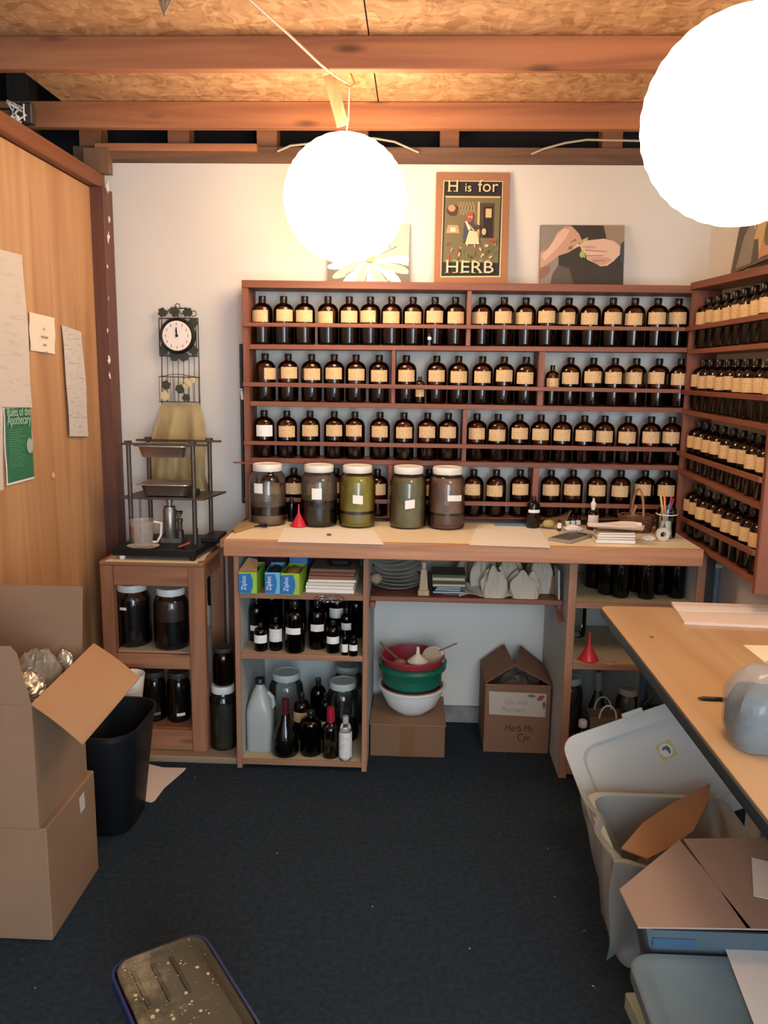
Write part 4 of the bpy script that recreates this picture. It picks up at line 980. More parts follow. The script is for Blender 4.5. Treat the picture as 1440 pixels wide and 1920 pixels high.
# sheath and scissors at the left end
t = thing('leather_sheath', 'tan pointed leather sheath lying at the left end of worktop', 'sheath', ct(432, 998))
sp_ = [ct(a, b, ZC+.001) for a, b in ((426, 997), (450, 984), (480, 979), (488, 986), (470, 991), (440, 1000))]
part('body', MB().prism([Vector((max(p.x, cx0+.002), p.y, p.z)) for p in sp_], (0, 0, .012)), mat('tan_leather', '9c8156', .7), t, bevel=.002)
q = ct(490, 986, ZC+.004)
q = Vector((q.x, q.y-.03, ZC+.006))
t = thing('garden_scissors', 'dark wire-handled scissors on the worktop before the first jar', 'scissors', q)
part('handles', MB().ring(q+Vector((.016, 0, 0)), .012, .0022, axis=(0, .3, 1)).ring(q+Vector((.014, .024, .0)), .011, .0022, axis=(0, -.2, 1)), M_IRON, t)
part('blades', MB().bar(q+Vector((0, 0, 0)), q+Vector((-.05, .022, 0)), .006, .002).bar(q+Vector((0, .02, 0)), q+Vector((-.05, .004, .002)), .006, .002), M_IRON, t)
# bag with vials
q = Vector((at(1040, 965, y=3.33).x, 3.33, ZC))
t = thing('plastic_bag', 'clear plastic bag of yellow vials leaning among worktop clutter', 'bag', q)
part('film', MB().prism([q+Vector(v) for v in ((-.045, 0, .006), (.03, 0, .004), (.075, .03, .075), (.035, .03, .055), (-.02, .02, .04))], (0, .012, .0)), M_FILM, t)
part('contents', MB().crumple(q+Vector((-.022, .006, .022)), (.05, .03, .036), 6, .2), mat('yellow_vials', 'a8995f', .5), t)
bottle('tiny_vial', 'tiny black-capped vial with white label before the clear bag', r=.0085, H=.05, glassm=M_CLEAR, lab=M_PLAINW, lz=(.05, .14), la=1.2, fill=.5, liq=mat('vial_dark', '26201c', .5), loc=(q.x+.015, q.y-.035, ZC+.001))
for k in range(3):
    x = at((1064, 1075, 1086)[k], 975, y=3.37).x
    bottle('tiny_vial', 'tiny dark vial, %s of three in a cluster behind worktop papers' % ORD[k], r=.010, H=.052, glassm=M_AMBER, lab=M_PLAINW, lz=(.04, .12), la=1.1, fill=.5, loc=(x, 3.37+.01*k, ZC+.001))
q = Vector((at(1075, 985, y=3.30).x, 3.30, ZC+.0015)); solo('crumpled_wrapper', MB().crumple(q+Vector((0, 0, .010)), (.07, .035, .024), 9, .5), M_PAPER, 'crumpled white wrapper lying behind the calculator', 'wrapper', q, smooth=0)
# calculator
c4 = [ct(a, b, ZC+.0022) for a, b in ((1035, 1014), (1078, 1021), (1106, 1003), (1063, 997))]
c = sum(c4, Vector())/4; an = math.atan2((c4[1]-c4[0]).y, (c4[1]-c4[0]).x)
t = thing('calculator', 'small grey calculator lying at an angle near the worktop edge', 'calculator', c, an)
cw, chh = (c4[1]-c4[0]).length, (c4[2]-c4[1]).length*.9
cb = part('body', MB().loft([(cw, chh, .006, 0), (cw, chh, .006, .007), (cw*.96, chh*.96, .006, .0085)]), mat('calc_grey', '9a948c', .4), t, local=True)
part('screen', MB().box(-cw*.42, cw*.42, chh*.22, chh*.42, .0087, .0092), mat('calc_screen', '4f5048', .2), t, local=True)
for i in range(4):
    for j in range(5):
        part('key', MB().box(-cw*.4+cw*.21*i, -cw*.4+cw*.21*i+cw*.15, -chh*.42+chh*.12*j, -chh*.42+chh*.12*j+chh*.08, .0087, .0098), mat('calc_key', '4a4642', .5), cb, local=True)
# stack of little books with a white scoop on top
q = ct(1155, 1020, ZC+.0005); q = Vector((q.x, q.y+.045, ZC+.0015))
z = q.z
for k, (w_, d_, h_, m, lb) in enumerate(((.150, .085, .014, M_PAPER, 'cream-edged booklet at the bottom of the small worktop stack'), (.145, .082, .009, mat('dark_cover', '4b443f', .5), 'dark-covered booklet second from bottom in the worktop stack'),
                                        (.146, .08, .010, M_PAPER, 'pale booklet third from bottom in the small worktop stack'), (.140, .078, .008, mat('tan_cover', '9c8468', .6), 'tan booklet on top of the small stack under the scoop'))):
    t = thing('booklet', lb, 'booklet', (q.x, q.y, z), .03*k-.03)
    part('pages', MB().box(-w_/2+.002, w_/2-.001, -d_/2+.001, d_/2-.001, .0012, h_-.0012), M_PAPER, t, local=True)
    part('cover', MB().box(-w_/2, w_/2, -d_/2, d_/2, 0, .001).box(-w_/2, w_/2, -d_/2, d_/2, h_-.001, h_), m if m is not M_PAPER else mat('cream_cover', 'd3c4a8', .6), t, local=True)
    z += h_+.0003
sc = []
def scoop(u, v):
    x = -.105+.21*u; wv = .016+.036*(1/(1+math.exp(-(u-.42)*11)))*math.sqrt(max(.02, 1-((max(u, .66)-.66)/.345)**2))
    a = (v-.5)*2
    return (q.x+x+.004, q.y-.004+a*wv, z+.004+.022*a*a*(.4+.6*min(1, u*1.4))+.010*(1-u)*(1-u)+.003)
solo('white_scoop', MB().grid(scoop, 24, 10, (0, 0, -.003)), mat('scoop_white', 'ead6c6', .35), 'white pinkish porcelain scoop resting on the little stack of booklets', 'scoop', (q.x, q.y, z), smooth=60)
# basket with arched handle
bq = Vector((at(1190, 975, y=3.31).x+.01, 3.325, ZC+.001))
t = thing('wicker_basket', 'small brown wicker basket with tall arched handle on the worktop', 'basket', bq)
M_WICK = mat('wicker', '6b4430', .7, bump=.6, bscale=150, var=.3, vscale=40)
wk = MB()
for k in range(9):
    r_ = .048+.0013*k; zz = .006+.0075*k
    pts = [bq+Vector((math.cos(a)*r_*1.25, math.sin(a)*r_, zz+.0022*math.sin(a*12+PI*(k % 2)))) for a in [2*PI*i/48 for i in range(49)]]
    wk.tube(pts, .0036, 5, False)
part('woven_wall', wk, M_WICK, t, kind='stuff')
part('base', MB().lathe([(.047, 0), (.05, .003), (.05, .006)], 20, bq), M_WICK, t)
part('contents', MB().crumple(bq+Vector((0, 0, .045)), (.09, .075, .05), 8, .3), mat('basket_junk', '7d6a50', .7, var=.4, vscale=60), t)
part('handle', MB().tube([bq+Vector((.004+.01*math.cos(a), -.052*math.cos(a), .06+.115*math.sin(a))) for a in [PI*i/16 for i in range(17)]], .0048, 8), mat('handle_cane', 'a8714a', .5), t)
solo('wooden_clip', MB().bar(bq+Vector((-.025, -.03, .07)), bq+Vector((-.012, -.03, .112)), .008, .006, (0, 1, 0)), M_CARD3, 'thin wooden peg sticking up out of the basket', 'peg', bq+Vector((-.02, -.03, .07)))
# glass jar of pens
jq = Vector((at(1249, 1000, y=3.20).x, 3.21, ZC+.001))
t = thing('pen_jar', 'clear glass jar with a white band holding pens and pencils', 'jar', jq)
part('glass_body', MB().lathe([(.036, 0), (.0385, .003), (.0385, .095), (.0375, .115), (.036, .115), (.0365, .095), (.0365, .005), (.001, .004)], 28, jq), M_CLEAR, t)
part('white_band', MB().ring(jq+Vector((0, 0, .094)), .0405, .0022, axis=(0, 0, 1)), M_WHITE, t)
PN = [('orange pencil', 'd98c4f', -.012, .0, -.004, .01, .175), ('pale wooden pencil', 'd9b27f', -.020, .008, -.002, .006, .165), ('red pen', 'b8283c', .012, .004, .014, .01, .16), ('blue pen', '3f86b5', .004, -.010, .010, -.004, .135), ('dark red pen', '8c2a3a', .02, .01, .024, .012, .15)]
for nm, cl_, xa_, ya_, xb_, yb_, L_ in PN:
    a = jq+Vector((-xb_*.8, yb_*-.5, .008)); b = jq+Vector((xa_*1.3, ya_*1.2, L_))
    solo('pencil', MB().tube([a, b, b+(b-a).normalized()*.006], [.0042, .0042, .002], 8), mat('pen_'+cl_, cl_, .45), nm+' standing in the glass pen jar on the worktop', 'pencil', a)
mk = MB(); rnd = random.Random(2)
for k in range(5):
    a = jq+Vector((rnd.uniform(-.022, .022), rnd.uniform(-.022, .005), .01)); mk.tube([a, a+Vector((rnd.uniform(-.01, .01), 0, .055))], .006, 8)
solo('chalk_stubs', mk, M_PAPER, 'short white chalk stubs inside the glass pen jar', 'chalk', jq, kind='stuff')
tq_ = Vector((at(1243, 1005, y=3.13).x, 3.135, ZC+.001))
t = thing('tape_roll', 'roll of clear tape standing on edge before the pen jar', 'tape', tq_)
Rt = Matrix.Rotation(PI/2, 3, 'X')
part('tape', MB().lathe([(.014, 0), (.026, 0), (.026, .018), (.014, .018), (.014, 0)], 28, tq_+Vector((0, .009, .026)), Rt, cap0=False, cap1=False), mat('tape_film', 'cfc8bd', .25), t)
part('core', MB().lathe([(.0115, 0), (.0138, 0), (.0138, .018), (.0115, .018), (.0115, 0)], 24, tq_+Vector((0, .009, .026)), Rt, cap0=False, cap1=False), M_WHITE, t)
q = Vector((at(1216, 1010, y=3.14).x, 3.14, ZC+.0012)); solo('crumpled_tissue', MB().crumple(q+Vector((0, 0, .007)), (.05, .04, .018), 12, .5), M_PAPER, 'crumpled white tissue on worktop left of the tape roll', 'tissue', q, smooth=0)

# ============================================================ left cabinet contents
def base(px, py, z, back=0): q = at(px, py, z=z); return Vector((q.x, q.y+back, z+.0008))
# bag boxes on the top shelf
M_BB = mat('pack_blue', '1f6fb0', .45); M_BG = mat('pack_green', '9cc23c', .45); M_BL2 = mat('pack_light_blue', '6fb6d8', .45); M_BW = mat('pack_white', 'e8eef2', .5)
def bagbox(x0, x1, yf_, dep, h, green, label, rz, lid=False):
    w_ = x1-x0; c = Vector(((x0+x1)/2, yf_, ZS1+.0018))
    t = thing('bag_box', label, 'box', c, rz, 'blue bag boxes')
    part('carton', MB().box(-w_/2, w_/2, .0, .001, 0, h).box(-w_/2, -w_/2+.001, 0, dep, 0, h).box(w_/2-.001, w_/2, 0, dep, 0, h).box(-w_/2, w_/2, dep-.001, dep, 0, h).box(-w_/2, w_/2, 0, dep, 0, .001), green, t, local=True)
    poly = [(-w_/2+.001, h*.03), (w_*.16, h*.03), (w_*.27, h*.35), (w_*.27, h*.62), (w_*.16, h*.93), (-w_/2+.001, h*.9)]
    part('blue_print', MB().prism([Vector((x, -.0004, z_)) for x, z_ in poly], (0, -.0004, 0)), M_BB, t.children[0], local=True, smooth=0)
    O = c + Matrix.Rotation(rz, 3, 'Z') @ Vector((-w_*.10, -.0012, h*.16)); Z = Matrix.Rotation(rz, 3, 'Z')
    text_part('lettering', 'Ziploc', h*.30, M_BW, t.children[0], O, (0, 0, 1), Z @ Vector((-1, 0, 0)), squash=.88)
    part('bags', MB().crumple((0, dep*.5, h*.8), (w_*.8, dep*.85, h*.5), int(w_*1e4), .3), mat('bag_fill', '37332c', .6) if not lid else mat('bag_fill2', 'b98f3c', .5), t, local=True)
    return t, w_
tA, wA = bagbox(lx0+.022, lx0+.022+.074, CF-.018, .17, .087, M_BG, 'green and blue bag box at left end of the top cabinet shelf', 0)
part('open_flap', MB().prism([Vector((-.037, .002, .088)), Vector((.037, .002, .088)), Vector((.030, .05, .125)), Vector((-.005, .04, .135))], (0, .0015, 0)), [M_CARD3], tA, local=True)
tB, wB = bagbox(lx0+.125, lx0+.125+.06, CF-.012, .17, .086, M_BL2, 'light blue bag box in the middle of top cabinet shelf', .03)
tC, wC = bagbox(lx0+.188, lx0+.188+.074, CF-.020, .17, .086, M_BG, 'green and blue bag box with open top beside the light blue one', -.04, True)
part('back_flap', MB().prism([Vector((-.036, .172, .086)), Vector((.036, .172, .086)), Vector((.036, .18, .125)), Vector((-.036, .18, .125))], (0, .001, 0)), M_BB, tC, local=True)
q = Vector((lx0+.12, 3.34, ZS1)); solo('maroon_pouch', MB().crumple(q+Vector((0, 0, .055)), (.16, .12, .12), 5, .25), mat('maroon_cloth', '4a1c33', .7), 'dark maroon pouch behind the bag boxes on the cabinet shelf', 'pouch', q)
q = Vector((lx0+.245, 3.32, ZS1)); solo('blue_bag', MB().crumple(q+Vector((0, 0, .065)), (.10, .14, .13), 15, .3), mat('navy_plastic', '24365c', .35), 'crumpled navy blue plastic bag behind the bag boxes', 'bag', q)
# envelopes and papers
ex0, ex1 = XP(572, 1100, 3.08), XP(668, 1100, 3.08)
z = ZS1+.001; rnd = random.Random(31)
EN = [('white', M_PAPER, .016, 0), ('white', M_WHITE, .010, -.006), ('cream', mat('envelope_cream', 'e0cdb0', .8), .012, -.004), ('white', M_PAPER, .010, .004), ('brown', mat('kraft_a', '9c5f45', .8), .012, .004), ('brown', mat('kraft_b', '8a4f3a', .8), .012, .006), ('brown', mat('kraft_c', '7c5a45', .8), .014, .010)]
pos = ['lowest', 'second', 'third', 'fourth', 'fifth', 'sixth', 'topmost']
for k, (cn, m, h_, dx) in enumerate(EN):
    a = rnd.uniform(-.03, .03); w_ = (ex1-ex0)*(.94 if k < 4 else .90)
    cx_ = (ex0+ex1)/2+dx*.5
    solo('envelope_bundle', MB().obox((cx_, 3.185+.008*k, z+h_/2), (w_, .22, h_-.0006), (0, 0, a)), m, '%s bundle of %s envelopes in the stack on the cabinet shelf' % (pos[k], cn), 'envelopes', (cx_, 3.18, z), bevel=.001)
    z += h_
q = Vector((XP(640, 1050, 3.15)-.01, 3.20, z)); solo('black_case', MB().loft([(.085, .05, .02, 0), (.095, .06, .025, .01), (.085, .05, .02, .02)], q), M_BLACK, 'small black case lying on top of the envelope stack', 'case', q)
q = Vector((XP(618, 1120, 3.03), CF-.016, ZS1-.012)); solo('plastic_wrap', MB().crumple(q, (.11, .028, .026), 22, .5, flat=False), M_FILM, 'crumpled clear plastic wrap hanging over the cabinet shelf edge', 'plastic', q, smooth=0)
# middle shelf: dark bottles
M_DKG = glass('dark_amber_glass', (.16, .07, .04), .05, .9)
def dark(px, py, wpx, top, label, lab=M_PLAINW, lz=(.06, .10), la=1.0, rot=0, z=ZS2, bk=None, H=None, fill=1.1, g=None, lm=None):
    q = at(px, py, z=z); k = q.y/1505.0
    r = wpx*k/2; q = Vector((q.x, q.y+r, z+.0008))
    if H is None: H = at(px, top, y=q.y).z-z
    return bottle('dark_bottle', label, r=r, H=H, glassm=g or M_DKG, lab=lab, lz=lz, la=la, rot=rot, fill=fill, loc=q)
dark(487, 1223, 26, 1168, 'small dark bottle, broad white label, front left on the middle cabinet shelf', lz=(.065, .125), la=1.25)
dark(515.5, 1222, 26, 1157, 'small dark bottle, tall white printed label, second at the front of middle shelf', lab=M_WLAB, lz=(.06, .14), la=1.25)
dark(550.6, 1227, 39, 1127, 'big round dark bottle with white label at the front of middle shelf', lz=(.080, .106), la=.85, rot=-.15)
dark(593, 1220, 35, 1126, 'big dark bottle with printed label right of the biggest one', lab=M_WLAB, lz=(.082, .112), la=.8, rot=.1)
dark(623, 1227, 26, 1163, 'small dark bottle with tilted white label, front right of middle shelf', lz=(.065, .11), la=1.1, rot=.1)
dark(646, 1230, 13, 1184, 'slender tiny dark bottle, second from right on middle shelf', lz=(.03, .10), la=1.1)
dark(662, 1232, 17, 1192, 'stubby small dark bottle at the right end of middle shelf', lz=(.06, .12), la=1.1)
q = Vector((lx0+.055, 3.22, ZS2+.0008)); bottle('dark_bottle', 'large dark bottle at far left on the middle cabinet shelf, small label', r=.032, H=.185, glassm=M_DKG, lab=M_PLAINW, lz=(.055, .08), la=.6, rot=-.1, fill=1.1, loc=q)
for k, (xx, yy, r_, H_, lb, lab_) in enumerate(((.10, 3.34, .046, .225, 'large dark bottle at the back left of the middle shelf', None), (.20, 3.33, .047, .228, 'large dark bottle behind the big round one, middle shelf', None),
        (.30, 3.36, .043, .22, 'large dark bottle at the back centre of middle shelf', None), (.382, 3.30, .036, .215, 'tall dark bottle, high grey label, back right of middle shelf', M_WLAB),
        (.465, 3.30, .036, .20, 'dark bottle in the back right corner of middle shelf', None), (.430, 3.215, .025, .15, 'dark bottle with pale label behind the tiny ones', M_WLAB), (.07, 3.46, .04, .21, 'dark bottle deepest in left back corner, middle shelf', None))):
    bottle('dark_bottle', lb, r=r_, H=H_, glassm=M_DKG, lab=lab_, lz=(.085, .125), la=.9, fill=1.1, loc=(lx0+xx, yy, ZS2+.0008))
# bottom shelf
z = ZS3+.0008
q = Vector((XP(482, 1400, 3.16)+.006, 3.165, z)); q.x = max(q.x, lx0+.021+.056)
t = thing('plastic_jug', 'translucent white gallon jug with black cap on bottom cabinet shelf', 'jug', q)
M_HDPE = mat('milky_plastic', 'c9ccc6', .35, trans=.35)
jw = .105
part('body', MB().loft([(jw*.9, jw*.9, .02, 0), (jw, jw, .025, .008), (jw, jw, .025, .17), (jw*.92, jw*.92, .03, .195), (jw*.55, jw*.6, .025, .252), (.036, .036, .0175, .272), (.034, .034, .0165, .285)], q), M_HDPE, t, smooth=50)
part('side_handle', MB().tube([q+Vector((.047, .0, .175)), q+Vector((.056, 0, .19)), q+Vector((.050, 0, .225)), q+Vector((.030, 0, .245))], .009, 8), M_HDPE, t)
part('cap', MB().lathe([(.021, 0), (.021, .02), (.019, .023)], 20, q+Vector((0, 0, .283))), M_BLACK, t)
def wine(loc, label, r, H, g, capm, cone=False, fill=.2, liq=None):
    t = thing('wine_bottle', label, 'bottle', loc)
    if cone: P_ = [(r*.9, 0), (r, .006), (r, H*.12), (r*.93, H*.28), (r*.68, H*.5), (r*.38, H*.66), (r*.29, H*.74), (.0145, H*.80), (.0145, H*.985), (.016, H)]
    else: P_ = [(r*.9, 0), (r, .005), (r, H*.56), (r*.93, H*.62), (r*.6, H*.68), (r*.36, H*.74), (.0135, H*.80), (.0135, H)]
    part('glass_body', MB().lathe(P_, 28, loc), g, t, smooth=50)
    part('capsule', MB().lathe([(.0165, H*.72), (.016, H*.98), (.0155, H*1.003)], 18, loc), capm, t)
    if fill: part('contents', MB().lathe([(r*.86, .004), (r*.94, .01), (r*.93, H*fill)], 24, loc), liq or M_LIQ, t)
    return t
M_OLG = glass('olive_glass', (.52, .50, .36), .04, 1)
q = at(531, 1424, z=z); wine(Vector((q.x, q.y+.06, z)), 'wide-based decanter bottle with maroon capsule on bottom shelf', .056, .235, M_OLG, mat('maroon_foil', '5a1a26', .35, .3), True, .3)
q = at(618, 1425, z=z); wine(Vector((q.x, q.y+.038, z)), 'slim green wine bottle with bright red capsule on bottom shelf', .035, .21, glass('pale_green_glass', (.55, .60, .50), .04, 1), mat('red_foil', 'b01c30', .35, .2), False, .12)
q = at(580, 1422, z=z); bottle('dark_bottle', 'biggest black round bottle at the centre of bottom cabinet shelf', r=.045, H=.185, glassm=M_DKG, fill=1.1, loc=(q.x, q.y+.05, z))
M_GREEN_W = mat('lid_greenish', 'c3c5bd', .5)
gjar('wide_jar', 'empty wide clear jar, grey-white lid, back left of bottom shelf', (XP(537, 1350, 3.36), 3.36, z), r=.076, H=.262, glassm=M_CLEAR, layers=((M_BRL, .0, .30),), lidm=M_GREEN_W)
gjar('wide_jar', 'wide clear jar of dark liquid, grey-white lid, right of bottom shelf', (XP(645, 1350, 3.26)-.008, 3.285, z), r=.070, H=.258, glassm=M_CLEAR, layers=((M_DKL, 0, .5),), lab=M_WLAB, lz=(.09, .12), la=.3, lrot=-.7, lidm=M_GREEN_W)
gjar('wide_jar', 'wide clear jar in the far right back corner of bottom shelf', (XP(655, 1350, 3.4)-.012, 3.45, z), r=.070, H=.27, glassm=M_CLEAR, layers=((M_BRL, 0, .4),), lidm=mat('lid_dull', '8f938c', .6))
bottle('amber_bottle_low', 'amber bottle with wide cream label behind the decanter bottle', r=.036, H=.20, lab=M_CREAM, lz=(.085, .13), la=1.0, rot=-.2, fill=.5, loc=(XP(566, 1350, 3.27), 3.27, z), cat='bottle')
bottle('dark_bottle', 'tall dark bottle behind the biggest black one, bottom shelf', r=.036, H=.235, glassm=M_DKG, fill=1.1, loc=(XP(594, 1350, 3.34)+.004, 3.36, z))
bottle('dark_bottle', 'narrow dark bottle with small grey label, right of the biggest', r=.025, H=.205, glassm=M_DKG, fill=1.1, lab=M_WLAB, lz=(.06, .085), la=.8, loc=(XP(608, 1350, 3.26)+.004, 3.27, z))
q = at(648, 1430, z=z); q = Vector((q.x-.004, q.y+.035, z))
t = thing('squeeze_bottle', 'small clear bottle wrapped in a white label with grey cap', 'bottle', q)
part('body', MB().lathe([(.024, 0), (.0265, .004), (.0265, .14), (.022, .15), (.012, .156)], 22, q), M_CLEAR, t)
part('paper_label', MB().lathe([(.0268, .012), (.0268, .122)], 22, q, cap0=False, cap1=False), M_WLAB, t)
part('lotion', MB().lathe([(.0235, .002), (.0245, .118)], 20, q), M_WHITE, t)
part('cap', MB().lathe([(.0125, .154), (.0125, .182), (.011, .185)], 16, q), mat('grey_cap', 'a3a3a0', .5), t)
q = Vector((XP(627, 1240, 3.2), 3.2, ZS2-.0185)); solo('mesh_strainer', MB().lathe([(.036, 0), (.033, -.012), (.024, -.024), (.010, -.030)], 24, q, cap0=True), mat('strainer_grey', '55564e', .5, .5), 'small round grey strainer bowl hung under the middle cabinet shelf', 'strainer', q)

# ============================================================ middle shelf contents
z = ZM+.001; M_PLATE = mat('white_plate', 'c2bbaf', .4)
pc = Vector((at(742, 1105, y=3.30).x, 3.30, z))
tilts = [(0, 0), (.02, .01), (.05, .02), (.09, .03), (.13, -.06), (.16, -.10), (.19, -.14), (.20, -.16)]
nm = ['bottom', 'second', 'third', 'fourth', 'fifth', 'sixth', 'seventh', 'top']
zz = z
for k, (tx, ty) in enumerate(tilts):
    R = Euler((tx, ty, 0)).to_matrix(); c = Vector((pc.x+.012*math.sin(k*1.7), pc.y+.004*k, zz+.002+.085*abs(math.sin(tx))*.35))
    pl = MB().lathe([(.055, 0), (.060, .001), (.098, .014), (.100, .016), (.097, .0165), (.058, .004), (.001, .003)], 32, c, R)
    solo('plate', pl, M_PLATE, '%s white plate counting up the leaning stack beside the left cabinet' % nm[k], 'plate', c, group='stacked white plates', smooth=50)
    zz += .016 if k < 4 else .019
q = Vector((at(705, 1080, y=3.2).x, 3.2, z+.058)); solo('tan_lump', MB().crumple(q, (.05, .05, .045), 7, .25, flat=False), mat('tan_lump', 'a08468', .8), 'round tan lump tucked at the left side of the plates', 'sponge', q)
q = at(794, 1118, z=z); q = Vector((q.x, q.y+.03, z))
t = thing('wooden_wedge', 'small upright tapered block of pale wood between plates and books', 'block', q)
part('base', MB().loft([(.046, .046, .003, 0), (.046, .046, .003, .022)], q, n=2), wood('pale_block', 'a98a68', 'bf9f78', 'z'), t, bevel=.001)
part('body', MB().loft([(.036, .036, .002, .022), (.024, .024, .002, .10), (.024, .024, .002, .105), (.014, .014, .001, .107), (.014, .014, .001, .135)], q, n=2), wood('pale_block', 'a98a68', 'bf9f78', 'z'), t)
# books
bx_ = (at(806, 1100, y=3.2).x+at(872, 1100, y=3.2).x)/2+.004; z0 = z
solo('saucer', MB().lathe([(.045, 0), (.05, .001), (.078, .008), (.08, .010), (.077, .0105), (.05, .0035), (.001, .003)], 28, (bx_+.012, 3.235, z0)), M_PLATE, 'white saucer under the little pile of cases and books', 'saucer', (bx_+.012, 3.235, z0))
z0 += .0108
for k, (w_, d_, h_, cm, pmat, lb) in enumerate(((.13, .12, .010, M_BLACK, mat('case_clear', '9ba4ad', .3), 'black and clear plastic disc case, lowest on the saucer'), (.105, .12, .009, M_BLACK, mat('case_clear', '9ba4ad', .3), 'smaller disc case lying on the lowest case'),
        (.100, .12, .009, mat('case_blue', '56657a', .3), mat('case_clear', '9ba4ad', .3), 'bluish disc case under the cream-paged books'), (.135, .14, .024, mat('book_brown', '3f3026', .6), mat('cream_pages', 'bdaf86', .8), 'thick cream-paged book, lower of the two dark books'),
        (.135, .14, .026, mat('book_olive', '45402c', .6), mat('cream_pages', 'bdaf86', .8), 'olive-brown book on top of the pile on middle shelf'))):
    t = thing('book' if k > 2 else 'disc_case', lb, 'book' if k > 2 else 'case', (bx_, 3.225, z0), (.02, -.04, .03, .015, -.01)[k])
    part('pages' if k > 2 else 'tray', MB().box(-w_/2+.002, w_/2-.004, -d_/2+.003, d_/2-.003, .0015, h_-.0015), pmat, t, local=True)
    part('cover', MB().box(-w_/2, w_/2, -d_/2, d_/2, 0, .0015).box(-w_/2, w_/2, -d_/2, d_/2, h_-.0016, h_).box(-w_/2-.001, -w_/2+.001, -d_/2, d_/2, 0, h_) if k < 3 else MB().box(-w_/2, w_/2, -d_/2, d_/2, 0, .002).box(-w_/2, w_/2, -d_/2, d_/2, h_-.012, h_), cm, t, local=True)
    z0 += h_+.0004
# crumpled cloth and paper bags
M_MUS = mat('muslin', 'b9ab97', .9, bump=.2, bscale=200, var=.06, vscale=12)
def fold(px0, px1, ptop, pbot, yy, seed, label, dep=.11):
    a = at(px0, pbot, y=yy).x; b = at(px1, pbot, y=yy).x; h = min(at(px0, ptop, y=yy).z-z, ZC-.045-z)
    c = Vector(((a+b)/2, yy, z+.001))
    return solo('bundled_cloth', sack(c, (b-a)*1.0, dep, h, seed, .125, .42, 72, 18, .022), M_MUS, label, 'cloth', c, smooth=50)
fold(878, 928, 1042, 1115, 3.275, 1, 'crumpled muslin bundle right of the books on middle shelf')
fold(936, 982, 1040, 1120, 3.275, 2, 'crumpled muslin bundle at the centre of the cloth heap')
fold(988, 1034, 1042, 1120, 3.275, 6, 'crumpled muslin bundle at the right of the cloth heap')
fold(850, 905, 1040, 1085, 3.42, 4, 'crumpled pale bag behind the books on middle shelf')
fold(902, 950, 1066, 1116, 3.172, 12, 'low crumpled cloth lump in front, left of the cloth heap', .06)
fold(955, 1012, 1074, 1118, 3.172, 15, 'low crumpled cloth lump in front, right of the cloth heap', .06)
fl = MB(); c0 = at(870, 1116, z=z+.001); 
fl.grid(lambda u, v: (at(860, 1100, y=3.2).x+(.26)*u, 3.155+.10*v, z+.003+.012*abs(math.sin(u*9+v*3))+.02*v), 18, 6, (0, 0, .0015))
solo('cloth_sheet', fl, M_MUS, 'flat rumpled cloth edge spread along the front of middle shelf', 'cloth', c0, smooth=50)
q = Vector((at(1052, 1110, y=3.22).x-.014, 3.26, z)); solo('cardboard_scrap', MB().box(q.x-.028, q.x+.002, q.y-.03, q.y+.09, z, z+.075), M_CARD2, 'small brown carton at the right end of the middle shelf', 'carton', q, bevel=.002)
q = Vector((rx0-.016, 3.19, z)); solo('thin_booklet', MB().obox(q+Vector((-.004, 0, .062)), (.008, .09, .12), (0, -.05, 0)), mat('grey_white', 'a9a59e', .6), 'thin pale booklet standing against the right cabinet side', 'booklet', q, bevel=.001)

# ============================================================ box with nested bowls
a = at(688, 1417, z=0); b = at(833, 1420, z=0); a.x = max(a.x, lx1+.006)
by0 = a.y; bw = b.x-a.x; hb = at(760, 1360, y=by0).z
t = thing('flat_box', 'low closed cardboard box on the floor beneath the nested bowls', 'box', (a.x+bw/2, by0, 0))
dd = .31
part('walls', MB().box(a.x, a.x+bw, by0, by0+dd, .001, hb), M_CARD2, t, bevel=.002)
part('top_flap', MB().hexa([(a.x-.004, by0-.003, hb+.0005), (a.x+bw+.003, by0-.006, hb+.0005), (a.x+bw+.003, by0+dd*.5-.002, hb+.0005), (a.x-.004, by0+dd*.5-.002, hb+.0005), (a.x-.004, by0-.003, hb+.004), (a.x+bw+.003, by0-.006, hb+.004), (a.x+bw+.003, by0+dd*.5-.002, hb+.004), (a.x-.004, by0+dd*.5-.002, hb+.004)]), M_CARD, t)
part('top_flap', MB().box(a.x-.002, a.x+bw+.002, by0+dd*.5+.002, by0+dd, hb+.0005, hb+.0035), M_CARD, t)
part('tape_strip', MB().box(a.x+bw*.40, a.x+bw*.60, by0-.0012, by0-.0002, .002, hb-.008), mat('brown_tape', '7c5637', .35), t)
hz = hb+.0045
wc = Vector((at(772, 1300, y=by0+.15).x, by0+.15, hz))
S_ = (by0+.15)/1505
def bowl(c, r0, r1, h, m, label, lip=.008):
    solo('mixing_bowl', MB().lathe([(r0*.95, 0), (r0, .001), (r0+(r1-r0)*.55, h*.28), (r0+(r1-r0)*.88, h*.68), (r1, h-.008), (r1+lip, h-.006), (r1+lip, h), (r1-.003, h), (r0+(r1-r0)*.85, h*.68), (r0+(r1-r0)*.50, h*.30), (r0*.9, .004), (.001, .004)], 44, c), m, label, 'bowl', c, smooth=50)
WR = 66*S_
hw = at(772, 1281, y=wc.y).z-hz
bowl(wc, WR*.45, WR-.008, hw, M_WHITE, 'white plastic mixing bowl at the bottom of the bowl stack')
bowl(wc+Vector((0, 0, .045)), WR*.42, WR-.018, hw-.043, mat('bowl_red', '8e2634', .4), 'red bowl squeezed between the white and green bowls', .004)
hg = at(772, 1238, y=wc.y).z
M_GRB = mat('bowl_green', '14604a', .4)
gz = hz+.085
